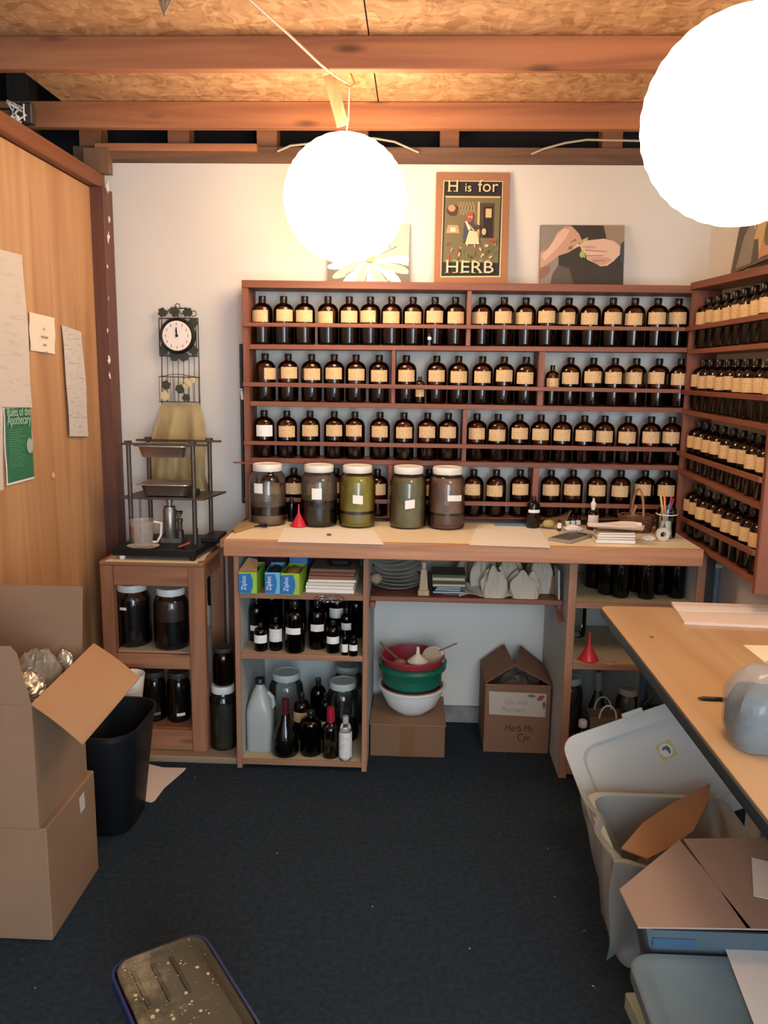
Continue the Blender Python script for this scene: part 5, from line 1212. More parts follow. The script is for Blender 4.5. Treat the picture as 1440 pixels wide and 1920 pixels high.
solo('colander', MB().lathe([(WR*.5, 0), (WR*.55, .002), (WR-.022, .05), (WR-.016, hg-gz-.035), (WR-.014, hg-gz-.03), (WR-.001, hg-gz-.026), (WR, hg-gz-.018), (WR-.010, hg-gz-.004), (WR+.002, hg-gz), (WR-.016, hg-gz), (WR-.020, .05), (WR*.5, .006), (.001, .005)], 44, wc+Vector((0, 0, gz-hz))), M_GRB, 'green plastic bowl with a stepped rim inside the stack', 'bowl', wc, smooth=40)
rz_ = at(772, 1227, y=wc.y).z
rb = gz+.02
RBm = mat('bowl_red2', '9c2b36', .4)
c = wc+Vector((0, 0, rb-hz))
bowl(c, WR*.45, WR-.014, rz_-rb, RBm, 'red bowl on top of the stack holding utensils', .006)
# utensils
p0 = c+Vector((.0, -.02, .055)); 
t = thing('wooden_spoon', 'brown wooden spoon leaning left out of the top red bowl', 'spoon', p0)
e0 = at(712, 1204, y=c.y-.02); e1 = at(757, 1246, y=c.y-.03)
part('handle', MB().tube([e1, e1.lerp(e0, .5), e0], [.0075, .007, .004], 10), wood('spoon_wood', '5c3524', '7a4a32', 'z'), t)
part('spoon_bowl', MB().crumple(e1+Vector((-.016, .002, .004)), (.06, .03, .04), 2, .05, flat=False), wood('spoon_bowl_wood', 'a2683e', 'b97e50', 'z'), t)
q = at(783, 1249, y=c.y-.06); q.z = max(q.z, rz_-.01)
t = thing('white_funnel', 'white funnel lying upside down in the top red bowl', 'funnel', q)
part('cone', MB().lathe([(.044, 0), (.045, .003), (.012, .032), (.009, .036)], 24, q), mat('funnel_white', 'd8cbb9', .45), t)
part('spout', MB().lathe([(.009, .036), (.006, .066)], 14, q), mat('funnel_white', 'd8cbb9', .45), t)
q = at(812, 1233, y=c.y-.01)
t = thing('tea_strainer', 'round mesh strainer with a thin handle in the red bowl', 'strainer', q)
Rm = Euler((1.15, 0, .25)).to_matrix()
part('mesh_cup', MB().lathe([(.047, 0), (.044, .012), (.030, .026), (.012, .032), (.001, .033)], 28, q, Rm @ Matrix.Rotation(PI, 3, 'X')), mat('mesh_tan', 'a9967c', .6, bump=.5, bscale=400), t)
part('rim', MB().ring(q, .047, .003, axis=tuple(Rm @ Vector((0, 0, 1)))), mat('mesh_rim', 'b8a68c', .4, .3), t)
part('handle', MB().tube([at(824, 1220, y=c.y), at(857, 1206, y=c.y+.01)], .0036, 8), M_REDX, t)

# ============================================================ open cardboard box
a = at(909, 1408, z=0); b = at(1041, 1415, z=0)
y0_ = (a.y+b.y)/2; hb = at(975, 1284, y=y0_).z; x0_, x1_ = a.x-.008, min(b.x, rx0-.008); dd = WY-.03-y0_-.01
t = thing('moving_box', 'open cardboard box with tented flaps and handwritten label, on the floor', 'box', ((x0_+x1_)/2, y0_, 0))
def walls(x0, x1, y0, y1, z0, z1, th=.004): return MB().box(x0, x1, y0, y0+th, z0, z1).box(x0, x1, y1-th, y1, z0, z1).box(x0, x0+th, y0+th, y1-th, z0, z1).box(x1-th, x1, y0+th, y1-th, z0, z1).box(x0+th, x1-th, y0+th, y1-th, z0, z0+th)
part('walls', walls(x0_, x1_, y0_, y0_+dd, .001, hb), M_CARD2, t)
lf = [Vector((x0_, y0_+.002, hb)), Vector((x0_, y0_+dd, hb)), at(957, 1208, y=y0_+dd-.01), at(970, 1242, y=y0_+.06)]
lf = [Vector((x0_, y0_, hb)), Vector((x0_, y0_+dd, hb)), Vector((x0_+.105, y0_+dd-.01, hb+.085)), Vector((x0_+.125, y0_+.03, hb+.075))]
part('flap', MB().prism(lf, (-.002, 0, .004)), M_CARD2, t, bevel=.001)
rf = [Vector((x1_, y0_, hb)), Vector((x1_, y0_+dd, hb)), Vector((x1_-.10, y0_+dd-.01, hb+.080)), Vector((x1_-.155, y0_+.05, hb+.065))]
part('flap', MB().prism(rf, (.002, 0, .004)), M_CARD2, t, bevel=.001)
bg = solo('plastic_bag', MB().crumple(((x0_+x1_)/2, y0_+dd*.5, hb*.80), ((x1_-x0_)*.80, dd*.75, hb*.52), 17, .25), mat('grey_brown_bag', '5f544c', .35), 'dim plastic-wrapped bundle inside the open moving box', 'bag', ((x0_+x1_)/2, y0_+.1, hb*.5), smooth=0)
pb = bg
FP = lambda px, py, d=.0: at(px-11, py, y=y0_-d)
lsh = part('label_sheet', MB().prism([FP(928, 1296, .0006), FP(1036, 1301, .0006), FP(1033, 1345, .0006), FP(928, 1339, .0006)], (0, -.0006, 0)), mat('label_sheet', 'b3a698', .8), t, smooth=0)
def leafp(px, py, w_, h_, rot, m):
    pts = [(px+w_*math.cos(a)*abs(math.cos(a))*math.cos(rot)-h_*math.sin(a)*math.sin(rot), py+w_*math.cos(a)*abs(math.cos(a))*math.sin(rot)+h_*math.sin(a)*math.cos(rot)) for a in [2*PI*k/14 for k in range(14)]]
    part('printed_leaf', MB().prism([FP(u, v, .0014) for u, v in pts], (0, -.0004, 0)), m, lsh, smooth=0)
leafp(1008, 1305, 8, 3, .1, mat('leaf_green_print', '5d6b48', .7)); leafp(1025, 1309, 8, 5, -.5, mat('leaf_red_print', '8c4a3c', .7)); leafp(1031, 1322, 7, 3.5, 1.6, mat('leaf_grey_print', '5b6250', .7))
M_PEN = mat('marker', '3a2a26', .6); M_FAINT = mat('faint_pencil', '998b80', .8)
text_part('lettering', 'Herb Mc', .046, M_PEN, t, FP(957, 1370, .0008), (1, 0, -.03), (0, 0, 1), squash=.72, shear=.15)
text_part('lettering', 'Cyc', .046, M_PEN, t, FP(979, 1388, .0008), (1, 0, -.03), (0, 0, 1), squash=.78, shear=.15)
text_part('lettering', 'Cyc. mid', .030, M_FAINT, lsh, FP(955, 1319, .0016), (1, 0, -.03), (0, 0, 1), squash=.9, shear=.2)
text_part('lettering', 'Pharmacy', .030, M_FAINT, lsh, FP(950, 1333, .0016), (1, 0, -.03), (0, 0, 1), squash=.9, shear=.2)

# ============================================================ right cabinet contents
z = ZR1+.001
PX = [(1112, 3.30, .036), (1137, 3.20, .034), (1163, 3.16, .034), (1187, 3.26, .036), (1211, 3.15, .033), (1236, 3.22, .034), (1268, 3.17, .032), (1301, 3.25, .031), (1150, 3.36, .036), (1215, 3.37, .035), (1275, 3.40, .034)]
for k, (px, yy, r_) in enumerate(PX):
    x = at(px, 1110, y=yy).x; x = min(max(x, rx0+.034+r_), rx1-.034-r_)
    row = 'front' if k < 8 else 'back'; n = k if k < 8 else k-8
    bottle('black_bottle', 'big black bottle, %s from left, %s row, top of right cabinet' % (ORD[n], row), r=r_, H=.195, glassm=M_DKG, fill=1.1, loc=(x, yy, z), group='black bottles in the right cabinet')
q = at(1105, 1240, z=ZR2+.001); funnel(Vector((max(q.x, rx0+.034+.042), 3.105, ZR2+.0015)), .038, .115, 'red funnel upside down on the middle shelf of right cabinet')
q = at(1145, 1246, z=ZR2+.001); solo('wire_ring', MB().ring(Vector((q.x, q.y+.02, ZR2+.003)), .026, .0018, axis=(0, 0, 1)), M_CAB, 'thin pale ring lying on the shelf beside the red funnel', 'ring', q)
q = Vector((rx0+.10, 3.42, ZR2+.001)); gjar('clear_jar', 'clear glass jar at the back of the right cabinet middle shelf', q, r=.055, H=.17, glassm=M_CLEAR, lidm=M_WHITE)
z = .041
gjar('clear_jar', 'clear jar at left on the bottom shelf of right cabinet', (rx0+.10, 3.40, z), r=.055, H=.26, glassm=M_DUSK, lidm=M_WHITE, layers=((M_BRL, 0, .5),))
wine(Vector((rx0+.21, 3.36, z)), 'clear empty flask on the bottom shelf of right cabinet', .05, .30, M_CLEAR, mat('grey_cap', 'a3a3a0', .5), True, 0)
gjar('clear_jar', 'clear jar of grey powder, right on bottom shelf of right cabinet', (rx0+.335, 3.34, z), r=.052, H=.24, glassm=M_DUSK, lidm=M_WHITE, layers=((mat('grey_powder2', '55504a', .8), 0, .55),))
q = Vector((at(1093, 1352, y=3.13).x, 3.13, z)); t = thing('capped_bottle', 'short dark bottle with round white cap on right cabinet floor', 'bottle', q)
part('glass_body', MB().lathe([(.030, 0), (.033, .01), (.033, .12), (.015, .15)], 20, q), M_DKG, t); part('cap', MB().lathe([(.017, .15), (.018, .152), (.018, .172), (.014, .178)], 18, q), M_WHITE, t)
q = Vector((at(1125, 1365, y=3.17).x+.02, 3.18, z))
t = thing('gift_bag', 'paper bag with two white cord handles behind the tote lid', 'bag', q)
part('bag', walls(q.x-.07, q.x+.07, q.y-.045, q.y+.045, z, z+.19, .0015), mat('bag_brown', '6d6258', .8), t)
for dy in (-.046, .046):
    part('cord_handle', MB().tube([q+Vector((-.034*math.cos(a), dy, .185+.055*math.sin(a))) for a in [PI*i/14 for i in range(15)]], .0035, 6), M_WHITE, t)

# ============================================================ folding table
TZ = .84
tl = at(1122, 1135, z=TZ); tx0 = tl.x; ty1 = tl.y
t = thing('folding_table', 'folding table with oak-look top and thick dark edge at right', 'table', (tx0+.28, 1.8, 0))
tx1 = RX-.012; ty0 = .62; ny = 8
def tab(off, z0, z1):
    r = .035; pts = []
    for (cx_, cy_, a0) in ((tx1-off-r, ty1-off-r, 0), (tx0+off+r, ty1-off-r, 90), (tx0+off+r, ty0+off+r, 180), (tx1-off-r, ty0+off+r, 270)):
        for k in range(6):
            a = math.radians(a0+18*k); pts.append((cx_+r*math.cos(a), cy_+r*math.sin(a)))
    return MB().prism([Vector((x, y, z0)) for x, y in pts], (0, 0, z1-z0))
part('table_top', tab(.004, TZ-.004, TZ), wood('oak_laminate', 'b38e68', 'c8a680', 'y', .45, .35), t)
part('edge_band', tab(0, TZ-.024, TZ-.0042), mat('table_edge', '303a40', .45), t, bevel=.001)
part('apron', MB().box(tx0+.03, tx0+.045, ty0+.05, ty1-.05, TZ-.07, TZ-.0245).box(tx0+.045, tx1-.03, ty1-.065, ty1-.05, TZ-.07, TZ-.0245), mat('table_edge', '2a3238', .45), t)
M_TL = mat('table_leg_metal', '1f2a31', .45, .3)
lx_ = at(1206, 1300, y=ty1-.03).x
for xx in (lx_, tx1-.06):
    part('leg', MB().box(xx-.014, xx+.014, ty1-.045, ty1-.017, .001, TZ-.0245), M_TL, t, bevel=.003)
    part('leg', MB().box(xx-.014, xx+.014, ty0+.12, ty0+.148, .001, TZ-.0245), M_TL, t, bevel=.003)
part('leg_brace', MB().tube([(lx_, ty1-.04, .50), (lx_+.03, ty1-.40, TZ-.03)], .008, 8), M_TL, t)
part('crossbar', MB().box(lx_+.014, tx1-.074, ty1-.040, ty1-.022, .48, .51), M_TL, t)
# papers on the table
def sheet(pix, dz, label, m=M_PAPER, name='paper_sheet', th=.0015, cat='paper'):
    p = [at(a, b, z=TZ+dz) for a, b in pix]
    p = [Vector((min(q.x, RX-.014), q.y, q.z)) for q in p]
    return solo(name, MB().prism(p, (0, 0, th)), m, label, cat, p[0], smooth=0)
sheet(((1258, 1133), (1480, 1140), (1480, 1180), (1283, 1171), (1275, 1158)), .0006, 'pinkish white paper stack at the far end of the folding table', th=.009, m=mat('pinkish_paper', 'e6d3c9', .8), name='paper_stack')
sheet(((1262, 1136), (1470, 1142), (1470, 1150), (1270, 1146)), .0105, 'thin top sheet on the far paper stack on the folding table')
sheet(((1393, 1210), (1480, 1212), (1480, 1275), (1440, 1247)), .0006, 'cream sheet of paper mid-table at the right frame edge', m=mat('cream_sheet', 'efe4c8', .8))
q0 = at(1308, 1309, z=TZ+.005); q1 = at(1372, 1312, z=TZ+.005)
t = thing('black_pen', 'black pen lying on the folding table beside the bag', 'pen', q0)
part('barrel', MB().tube([q0, q0+(q1-q0)*.15, q1+(q1-q0)*.35], [.0015, .005, .005], 10), M_BLACK, t)
part('clip', MB().tube([q0+(q1-q0)*.5+Vector((0, -.004, .004)), q1+Vector((0, -.004, .004))], .0012, 6), M_IRON, t)
q = at(1425, 1425, z=TZ); q = Vector((q.x+.035, q.y+.085, TZ+.002))
t = thing('plastic_bag', 'clear bag of dark dried herb standing on the folding table', 'bag', q)
part('contents', sack(q+Vector((0, 0, .003)), .145, .14, .105, 33, .02, .8), mat('dark_herb_mass', '4a5256', .85, var=.25, vscale=60, bump=.6, bscale=90), t)
part('film', sack(q, .160, .155, .165, 37, .05, .35), film('herb_bag_film', 'aab2b4', .62, .12), t, smooth=50)
q = at(1222, 1195, z=TZ+.0005); solo('crumb', MB().crumple(q+Vector((0, 0, .002)), (.012, .006, .003), 3, .3), mat('crumb_brown', '6b5436', .8), 'tiny brown crumb on the folding table top', 'crumb', q)
# black strap on the right under the rack
q = at(1345, 1090, x=RX-.01); t = thing('wall_conduit', 'grey vertical pipe on the right wall below the side rack', 'pipe', q)
part('pipe', MB().tube([(RX-.014, q.y, .30), (RX-.014, q.y, .93)], .011, 10), mat('pipe_grey', '6d767c', .5), t)
part('pipe_strap', MB().box(RX-.028, RX-.001, q.y-.016, q.y+.016, .86, .875), M_STEEL, t)

# ============================================================ white tote with leaning lid, liner and cardboard
TX0, TX1, TY0, TY1, TH = .545, .95, 1.95, 2.32, .34
tc_ = Vector(((TX0+TX1)/2, (TY0+TY1)/2, .001))
M_TOTE = mat('tote_grey_white', 'b9bab4', .45, var=.03)
t = thing('storage_tote', 'large pale plastic storage tote on the floor beside the folding table', 'tote', tc_)
W_, D_ = TX1-TX0, TY1-TY0
part('body', MB().loft([(W_-.10, D_-.09, .04, 0), (W_-.09, D_-.08, .05, .004), (W_-.02, D_-.02, .055, TH-.03), (W_+.004, D_+.004, .06, TH-.028), (W_+.004, D_+.004, .06, TH-.006), (W_+.016, D_+.016, .06, TH-.004), (W_+.016, D_+.016, .06, TH), (W_-.026, D_-.026, .055, TH), (W_-.10, D_-.09, .05, .008)], tc_), M_TOTE, t, smooth=40)
# lid
UL = at(1050, 1388, y=2.52); UR = at(1240, 1322, y=2.52); LL = at(1103, 1568, y=2.36)
Uv = (UR-UL).normalized(); Vv = (UL-LL); Vv = (Vv-Uv*Vv.dot(Uv)).normalized(); Nv = Uv.cross(Vv).normalized()
LW, LH = .50, .36
lc = UL+Uv*(LW/2)-Vv*(LH/2)
RL = Matrix((Uv, Vv, Nv)).transposed()
t = thing('tote_lid', 'pale grey tote lid propped up tilted behind the open tote', 'lid', lc)
part('panel', MB().loft([(LW, LH, .05, -.012), (LW+.004, LH+.004, .05, -.002), (LW, LH, .05, .004), (LW-.09, LH-.09, .05, .004), (LW-.11, LH-.11, .045, -.004)], lc, RL), M_TOTE, t, smooth=30)
part('latch', MB().obox(lc+RL @ Vector((.0, LH/2+.006, 0)), (.07, .016, .022), RL), M_TOTE, t, bevel=.003)

st_c = at(1248, 1408, y=2.47)
dv = st_c-lc; su, sv = dv.dot(Uv), dv.dot(Vv)
sc_ = lc+Uv*su+Vv*sv-Nv*.0035
stk = part('sticker', MB().obox(sc_, (.052, .050, .0008), RL @ Euler((0, 0, .12)).to_matrix()), mat('sticker_yellow', 'b9aa6c', .6), t)
part('sticker_disc', MB().lathe([(.021, .0005), (.021, .0011)], 28, sc_, RL), mat('sticker_white', 'c9c9c6', .6), stk)
em = [(-.012, .004), (-.006, .012), (.008, .013), (.013, .004), (.011, -.010), (.005, -.014), (.004, -.004), (-.002, .004), (-.008, .002)]
part('sticker_emblem', MB().prism([sc_+Nv*.0012+Uv*a+Vv*b for a, b in em], Nv*.0005), mat('sticker_grey', '4b5560', .6), stk, smooth=0)
# liner
M_LIN = film('liner_film', 'a9aaa5', .35)
def liner(u, v):
    y = TY0-.01+(D_+.0)*u
    if v < .3: k = v/.3; x = TX0+.07-.085*k; zz = TH-.10+.115*math.sin(k*PI/2)
    else: k = (v-.3)/.7; x = TX0-.015-.012*math.sin(k*3)+.045*k; zz = TH+.015-(.27-.07*u+.05*math.sin(u*5))*k
    return (x+.008*math.sin(u*11+v*3)+.003*math.sin(u*23+v*2), y+.01*math.sin(v*8), zz+.007*math.sin(u*13)*(1-v))
t = thing('bin_liner', 'cloudy clear plastic liner draped over the left rim of tote', 'liner', (TX0, TY0, .1))
part('draped_film', MB().grid(liner, 26, 16), M_LIN, t, smooth=50)
def liner2(u, v):
    x = TX0-.01+(W_*.8)*u
    if v < .3: k = v/.3; y = TY0+.06-.08*k; zz = TH-.08+.10*math.sin(k*PI/2)
    else: k = (v-.3)/.7; y = TY0-.02-.01*math.sin(k*3)+.03*k; zz = TH+.02-(.30-.10*u)*k
    return (x+.006*math.sin(v*9), y+.008*math.sin(u*17+v*5), zz+.006*math.sin(u*15))
part('draped_film', MB().grid(liner2, 26, 16), M_LIN, t, smooth=50)
# cardboard piece in the tote
cpx = ((1165, 1592), (1205, 1545), (1260, 1508), (1332, 1470), (1330, 1500), (1300, 1560), (1262, 1588), (1215, 1612))
zz = (.345, .36, .37, .40, .37, .34, .33, .335)
p = [at(a, b, z=.37) for (a, b), c_ in zip(cpx, zz)]
solo('cardboard_flap', MB().prism(p, (0, 0, .004)), M_CARD3, 'long bent piece of tan cardboard lying across the open tote', 'cardboard', p[0], smooth=0)
q = Vector((.74, 2.15, .012)); solo('dark_filling', MB().crumple(q+Vector((0, 0, .13)), (.22, .13, .22), 41, .12), mat('dim_contents', '59544e', .8), 'dim brown rubbish heap inside the pale tote', 'rubbish', q)

# ============================================================ crate with cardboard flaps, bottom right
zc_ = .45
P1 = [at(a, b, z=zc_) for a, b in ((1274, 1577), (1408, 1744), (1196, 1741), (1161, 1670))]
P2 = [at(a, b, z=zc_) for a, b in ((1281, 1575), (1500, 1573), (1500, 1746), (1400, 1744))]
fx0, fx1 = P1[2].x+.015, 1.02; fy0, fy1 = P1[2].y+.006, P1[3].y+.015
t = thing('packing_box', 'open box with two sagging cardboard flaps at the bottom right', 'box', ((fx0+fx1)/2, fy0, 0))
FWd, FDp = fx1-fx0, fy1-fy0; fc = Vector(((fx0+fx1)/2, (fy0+fy1)/2, 0))
part('body', MB().loft([(FWd-.20, FDp-.05, .02, .001), (FWd, FDp, .02, zc_-.006), (FWd-.012, FDp-.012, .018, zc_-.006), (FWd-.21, FDp-.06, .015, .008)], fc, n=3), mat('slate_board', '4a5860', .7), t)
M_CARD4 = mat('cardboard_hazed', 'a58a7a', .85, var=.05, vscale=5)  # cardboard greyed: the pale haze over this corner is put into its colour
part('flap', MB().prism(P1, (0, 0, .004)), M_CARD4, t, label='left triangular cardboard flap')
part('flap', MB().prism(P2, (0, 0, .004)), M_CARD4, t, label='right cardboard flap')
part('blue_tape', MB().box(fx0+.02, fx0+.11, fy0-.001, fy0-.0002, zc_-.045, zc_-.025), mat('blue_tape', '33526c', .6), t)
q = at(1375, 1720, z=zc_-.03); q2_ = Vector(((fx0+fx1)/2-.03, (fy0+fy1)/2, .22))
solo('shiny_bag', MB().crumple(q2_, (.22, .06, .33), 51, .06, 34, 22, jit=.05), mat('silver_film', '8b9196', .22, .8), 'shiny crumpled silver bag showing through the gap between the box flaps', 'bag', (q2_.x, q2_.y, .03), smooth=0)
p = [at(a, b, z=zc_+.005) for a, b in ((1409, 1608), (1500, 1630), (1500, 1700), (1413, 1680))]
solo('paper_slip', MB().prism(p, (0, 0, .001)), M_PAPER, 'white paper slip on the right cardboard flap', 'paper', p[0], smooth=0)
# bin in front of it with a sheet of paper
zb2 = .40
g0 = at(1163, 1762, z=zb2); g1 = at(1224, 1920, z=zb2)
gx0 = (g0.x+g1.x)/2; gy1 = fy0-.012; gy0 = gy1-.42; gx1 = 1.02
t = thing('storage_tote', 'blue-grey tote with flat lid and paper on it, bottom right corner', 'tote', ((gx0+gx1)/2, gy0, 0))
gc = Vector(((gx0+gx1)/2, (gy0+gy1)/2, 0)); GW, GD = gx1-gx0, gy1-gy0
M_BG2 = mat('bluegrey_tote', '66777e', .5, var=.08)
part('body', MB().loft([(GW-.26, GD-.16, .05, .001), (GW-.03, GD-.03, .05, zb2-.03)], gc), M_BG2, t, smooth=40)
part('lid', MB().loft([(GW, GD, .05, zb2-.029), (GW, GD, .05, zb2-.004), (GW-.008, GD-.008, .05, zb2), (GW-.05, GD-.05, .04, zb2), (GW-.07, GD-.07, .035, zb2-.005)], gc), M_BG2, t, smooth=30)
p = [at(a, b, z=zb2+.002) for a, b in ((1359, 1778), (1480, 1782), (1500, 1990), (1440, 1990))]
solo('paper_sheet', MB().prism(p, (0, 0, .001)), M_PAPER, 'large white paper sheet on the blue-grey tote, bottom right corner', 'paper', p[0], smooth=0)
p0 = at(1168, 1885, z=0)
solo('pale_box', MB().obox((p0.x+.045, p0.y-.10, .0235), (.07, .19, .045), (0, 0, .10)), mat('pale_green_card', '9aa38c', .8), 'small pale greenish carton on the floor at bottom right', 'carton', (p0.x+.05, p0.y-.1, 0), bevel=.002)

# ============================================================ cardboard boxes, left
bx1 = -.995; bx0_ = LX+.005; by0_, by1_ = 2.015, 2.355; z1 = .345
t = thing('cardboard_box', 'closed lower cardboard box on the carpet against the partition', 'box', ((bx0_+bx1)/2, by0_, 0))
part('carton', MB().box(bx0_, bx1, by0_, by1_, .001, z1), M_CARD, t, bevel=.004)
part('tape_strip', MB().box(bx0_+.09, bx0_+.19, by0_-.001, by0_-.0002, .0, .07), M_PAPER, t)
part('tape_strip', MB().box(bx0_+.09, bx0_+.205, by0_-.001, by0_-.0002, z1-.065, z1-.03), mat('pale_tape', 'b9ad98', .5), t)
lb_c = at(154, 1505, x=bx1)
part('sticker', MB().obox(lb_c+Vector((.0006, 0, 0)), (.0008, .035, .052), (.1, 0, 0)), mat('dull_sticker', 'cfc4b8', .6), t)
ux0, ux1 = bx0_, at(75, 1555, y=by0_).x-.002; z2 = at(50, 1322, y=by0_).z; zu = z1+.0015
uy1 = by1_-.01
t = thing('cardboard_box', 'open upper cardboard box with splayed flaps, full of clear plastic', 'box', ((ux0+ux1)/2, by0_, zu))
part('walls', walls(ux0, ux1, by0_-.002, uy1, zu, z2), M_CARD, t, bevel=.001)
bf = [Vector((ux0, uy1, z2)), Vector((ux1+.0, uy1, z2)), Vector((ux1+.0, uy1+.035, at(172, 1102, y=uy1+.03).z)), Vector((ux0, uy1+.035, at(172, 1100, y=uy1+.03).z))]
part('back_flap', MB().prism(bf, (0, .004, 0)), M_CARD, t, bevel=.001)
ff = [Vector((ux0, by0_-.002, z2)), Vector((ux1, by0_-.002, z2)), at(30, 1225, y=by0_-.01), at(18, 1212, y=by0_-.01), Vector((ux0, by0_-.012, at(0, 1212, y=by0_).z))]
part('front_flap', MB().prism(ff, (0, .004, 0)), M_CARD, t, bevel=.0005)
tf = [at(28, 1215, y=2.05), at(62, 1180, y=2.2), at(55, 1195, y=2.2), at(0, 1200, y=2.05)]
f0, f1 = Vector((ux1, by0_, z2)), at(176, 1208, y=uy1-.002)
o0, o1 = at(155, 1397, y=2.02), at(262, 1272, y=2.30)
def flp(u, v):
    a = f0.lerp(f1, v); b = o0.lerp(o1, v); q = a.lerp(b, u); q.z += .005*math.sin(PI*u); return q
part('side_flap', MB().grid(flp, 8, 4, (0, 0, .004)), M_CARD3, t, label='orange side flap hanging outward', smooth=50)
part('inner_flap', MB().prism([Vector((ux0+.005, by0_+.01, z2+.001)), Vector((ux1-.12, by0_+.01, z2+.001)), Vector((ux1-.09, by0_+.10, z2+.055)), Vector((ux0+.005, by0_+.12, z2+.07))], (0, 0, .004)), M_CARD, t)
c = Vector((at(50, 1275, y=2.15).x, 2.15, z2-.02))
solo('foil_wrap', MB().crumple(c, (.10, .09, .11), 61, .12, 26, 18, jit=.13), mat('bright_foil', 'f0e2c8', .34, .8), 'bright crumpled foil bag glinting in the upper cardboard box', 'foil', c, smooth=0)
c = Vector((ux1-.085, 2.235, z2-.03)); solo('plastic_wrap', MB().crumple(c+Vector((0, 0, .02)), (.13, .14, .16), 62, .15, 28, 18, jit=.10), film('box_wrap', 'b8aa98', .6, .12), 'big crumpled clear plastic bag in the upper cardboard box', 'plastic', c, smooth=0)
c = Vector((ux1-.04, 2.30, z2-.02)); solo('foil_scrap', MB().crumple(c+Vector((0, .02, .03)), (.05, .03, .07), 63, .4), MATS['bright_foil'], 'small foil scrap beside the raised rear box flap', 'foil', c, smooth=0)
solo('packing_fill', MB().crumple(((ux0+ux1)/2, 2.18, z1+.16), ((ux1-ux0)*.85, .27, .30), 64, .1), mat('packing_brown', '4a382b', .8), 'dark packing material filling the upper cardboard box', 'packing', ((ux0+ux1)/2, 2.18, z1+.02))

# ============================================================ waste bin
wy = 2.66; wz = at(230, 1388, y=wy-.18).z
wxr = at(277, 1350, y=wy).x; wc_ = Vector((wxr-.15, wy, .001))
t = thing('waste_bin', 'tall black plastic waste bin between the boxes and the bench', 'bin', wc_)
bw_ = MB().loft([(.20, .24, .06, 0), (.21, .25, .07, .006), (.285, .345, .09, wz-.02), (.30, .36, .095, wz-.018), (.30, .36, .095, wz), (.285, .345, .09, wz), (.205, .245, .065, .012)], wc_, n=7)
part('body', bw_, mat('bin_black', '121417', .42), t, smooth=40)
q = Vector((-1.03, 3.02, .001)) 
q = Vector((at(246, 1310, y=3.0).x, 3.0, 0))
t = thing('paper_cups', 'stack of pale crinkled paper cups standing behind the waste bin', 'cups', (q.x, q.y, 0))
for k in range(5):
    part('cup', MB().lathe([(.045, 0), (.058, .10), (.060, .10), (.047, .002)], 20, (q.x-.02+.004*k, q.y, .20+.028*k)), M_PAPER, t)
part('lowest_cup', MB().lathe([(.04, 0), (.055, .19), (.05, .20)], 20, (q.x-.02, q.y, .001)), M_PAPER, t)
p = [at(a, b, z=.003) for a, b in ((262, 1420), (280, 1434), (305, 1440), (349, 1441), (344, 1447), (308, 1478), (290, 1502), (283, 1505), (268, 1502), (255, 1500))]
p = [Vector((v.x, min(v.y, 3.08), v.z)) for v in p]
solo('floor_paper', MB().prism(p, (0, 0, .003)), mat('pinkish_white_paper', 'e3d0c6', .8), 'white sheets of paper lying on the carpet right of waste bin', 'paper', p[0], smooth=0)

# ============================================================ blue bin with dusty lid, bottom front
zr = .30
c3 = [at(205, 1812, z=zr), at(375, 1748, z=zr), at(478, 1930, z=zr)]
uu = (c3[1]-c3[0]); vv = (c3[2]-c3[1]); an = math.atan2(uu.y, uu.x)
RW = uu.length+.002; RDp = .36
ex = Vector((math.cos(an), math.sin(an), 0)); ey = Vector((-math.sin(an), math.cos(an), 0))
cB = c3[0]+ex*(RW/2-.0)-ey*(RDp/2); cB.z = .001
t = thing('recycling_bin', 'blue plastic bin with a dusty brown lid at the bottom left', 'bin', cB, an)
part('body', MB().loft([(RW-.07, RDp-.07, .03, 0), (RW-.02, RDp-.02, .04, zr-.03), (RW+.01, RDp+.01, .045, zr-.028), (RW+.01, RDp+.01, .045, zr), (RW-.002, RDp-.002, .04, zr), (RW-.03, RDp-.03, .035, zr-.05)]), mat('bin_blue', '16265c', .35), t, local=True, smooth=40)
m = mat('dusty_lid', '3b3628', .45, var=.15, vscale=12)
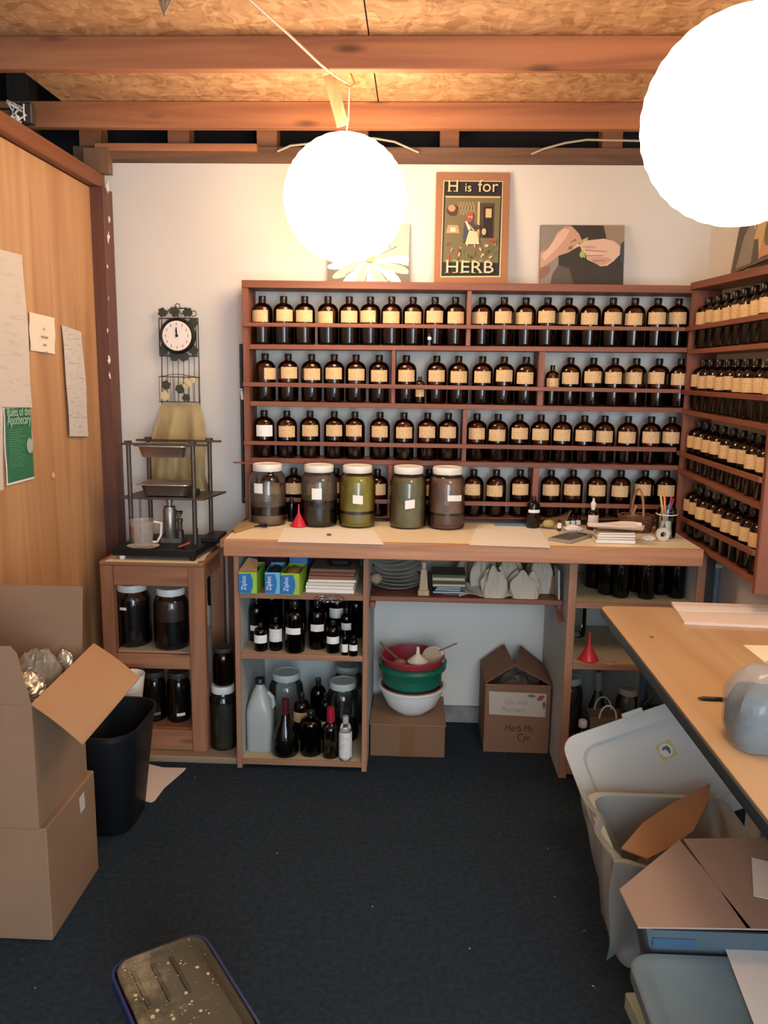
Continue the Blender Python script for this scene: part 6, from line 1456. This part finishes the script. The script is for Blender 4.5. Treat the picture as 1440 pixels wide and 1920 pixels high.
if True:
    nt = m.node_tree; b_ = nt.nodes['Principled BSDF']; old = b_.inputs['Base Color'].links[0].from_socket
    tc_n = nt.nodes.new('ShaderNodeTexCoord'); dn = nt.nodes.new('ShaderNodeTexNoise'); dn.inputs['Scale'].default_value = 9; dn.inputs['Detail'].default_value = 8; dn.inputs['Roughness'].default_value = .7
    sx = nt.nodes.new('ShaderNodeSeparateXYZ'); nt.links.new(tc_n.outputs['Object'], sx.inputs[0]); nt.links.new(tc_n.outputs['Object'], dn.inputs['Vector'])
    m1 = nt.nodes.new('ShaderNodeMath'); m1.operation = 'MULTIPLY_ADD'; m1.inputs[1].default_value = -1.6; nt.links.new(sx.outputs[0], m1.inputs[0]); nt.links.new(dn.outputs[0], m1.inputs[2])
    rp = nt.nodes.new('ShaderNodeValToRGB'); rp.color_ramp.elements[0].position = .50; rp.color_ramp.elements[1].position = .68; nt.links.new(m1.outputs[0], rp.inputs[0])
    mxn = nt.nodes.new('ShaderNodeMix'); mxn.data_type = 'RGBA'; nt.links.new(rp.outputs[0], mxn.inputs[0]); nt.links.new(old, mxn.inputs[6]); mxn.inputs[7].default_value = lin('7d7058')
    nt.links.new(mxn.outputs[2], b_.inputs['Base Color'])
part('lid', MB().loft([(RW-.012, RDp-.012, .04, zr-.006), (RW-.012, RDp-.012, .04, zr+.006), (RW-.022, RDp-.022, .036, zr+.009), (RW-.045, RDp-.045, .03, zr+.008), (RW-.055, RDp-.055, .03, zr+.004)]), m, t, local=True, smooth=30)
rib = MB()
for k in range(3): rib.box(-RW*.34+k*RW*.2, -RW*.34+k*RW*.2+.008, RDp*.02, RDp*.36, zr+.0045, zr+.0075)
part('ribs', rib, m, t, local=True, bevel=.001)
fk = MB(); rnd = random.Random(77)
for k in range(90):
    x = rnd.uniform(-1, 1)**1*(RW/2-.016); y = rnd.uniform(-RDp/2+.02, RDp/2-.02); s = rnd.choice([.0008, .001, .0013, .002, .0045])*rnd.uniform(.6, 1.4); zf_ = zr+.0045 if abs(x) < RW/2-.03 and abs(y) < RDp/2-.03 else zr+.009
    fk.prism([Vector((x+math.cos(a)*s*rnd.uniform(.5, 1.2), y+math.sin(a)*s*rnd.uniform(.5, 1.2), zf_)) for a in (0, 1.3, 2.5, 3.8, 5)], (0, 0, .0012))
part('flakes', fk, mat('pale_flakes', 'c9b48f', .8), t, local=True, smooth=0, kind='stuff')
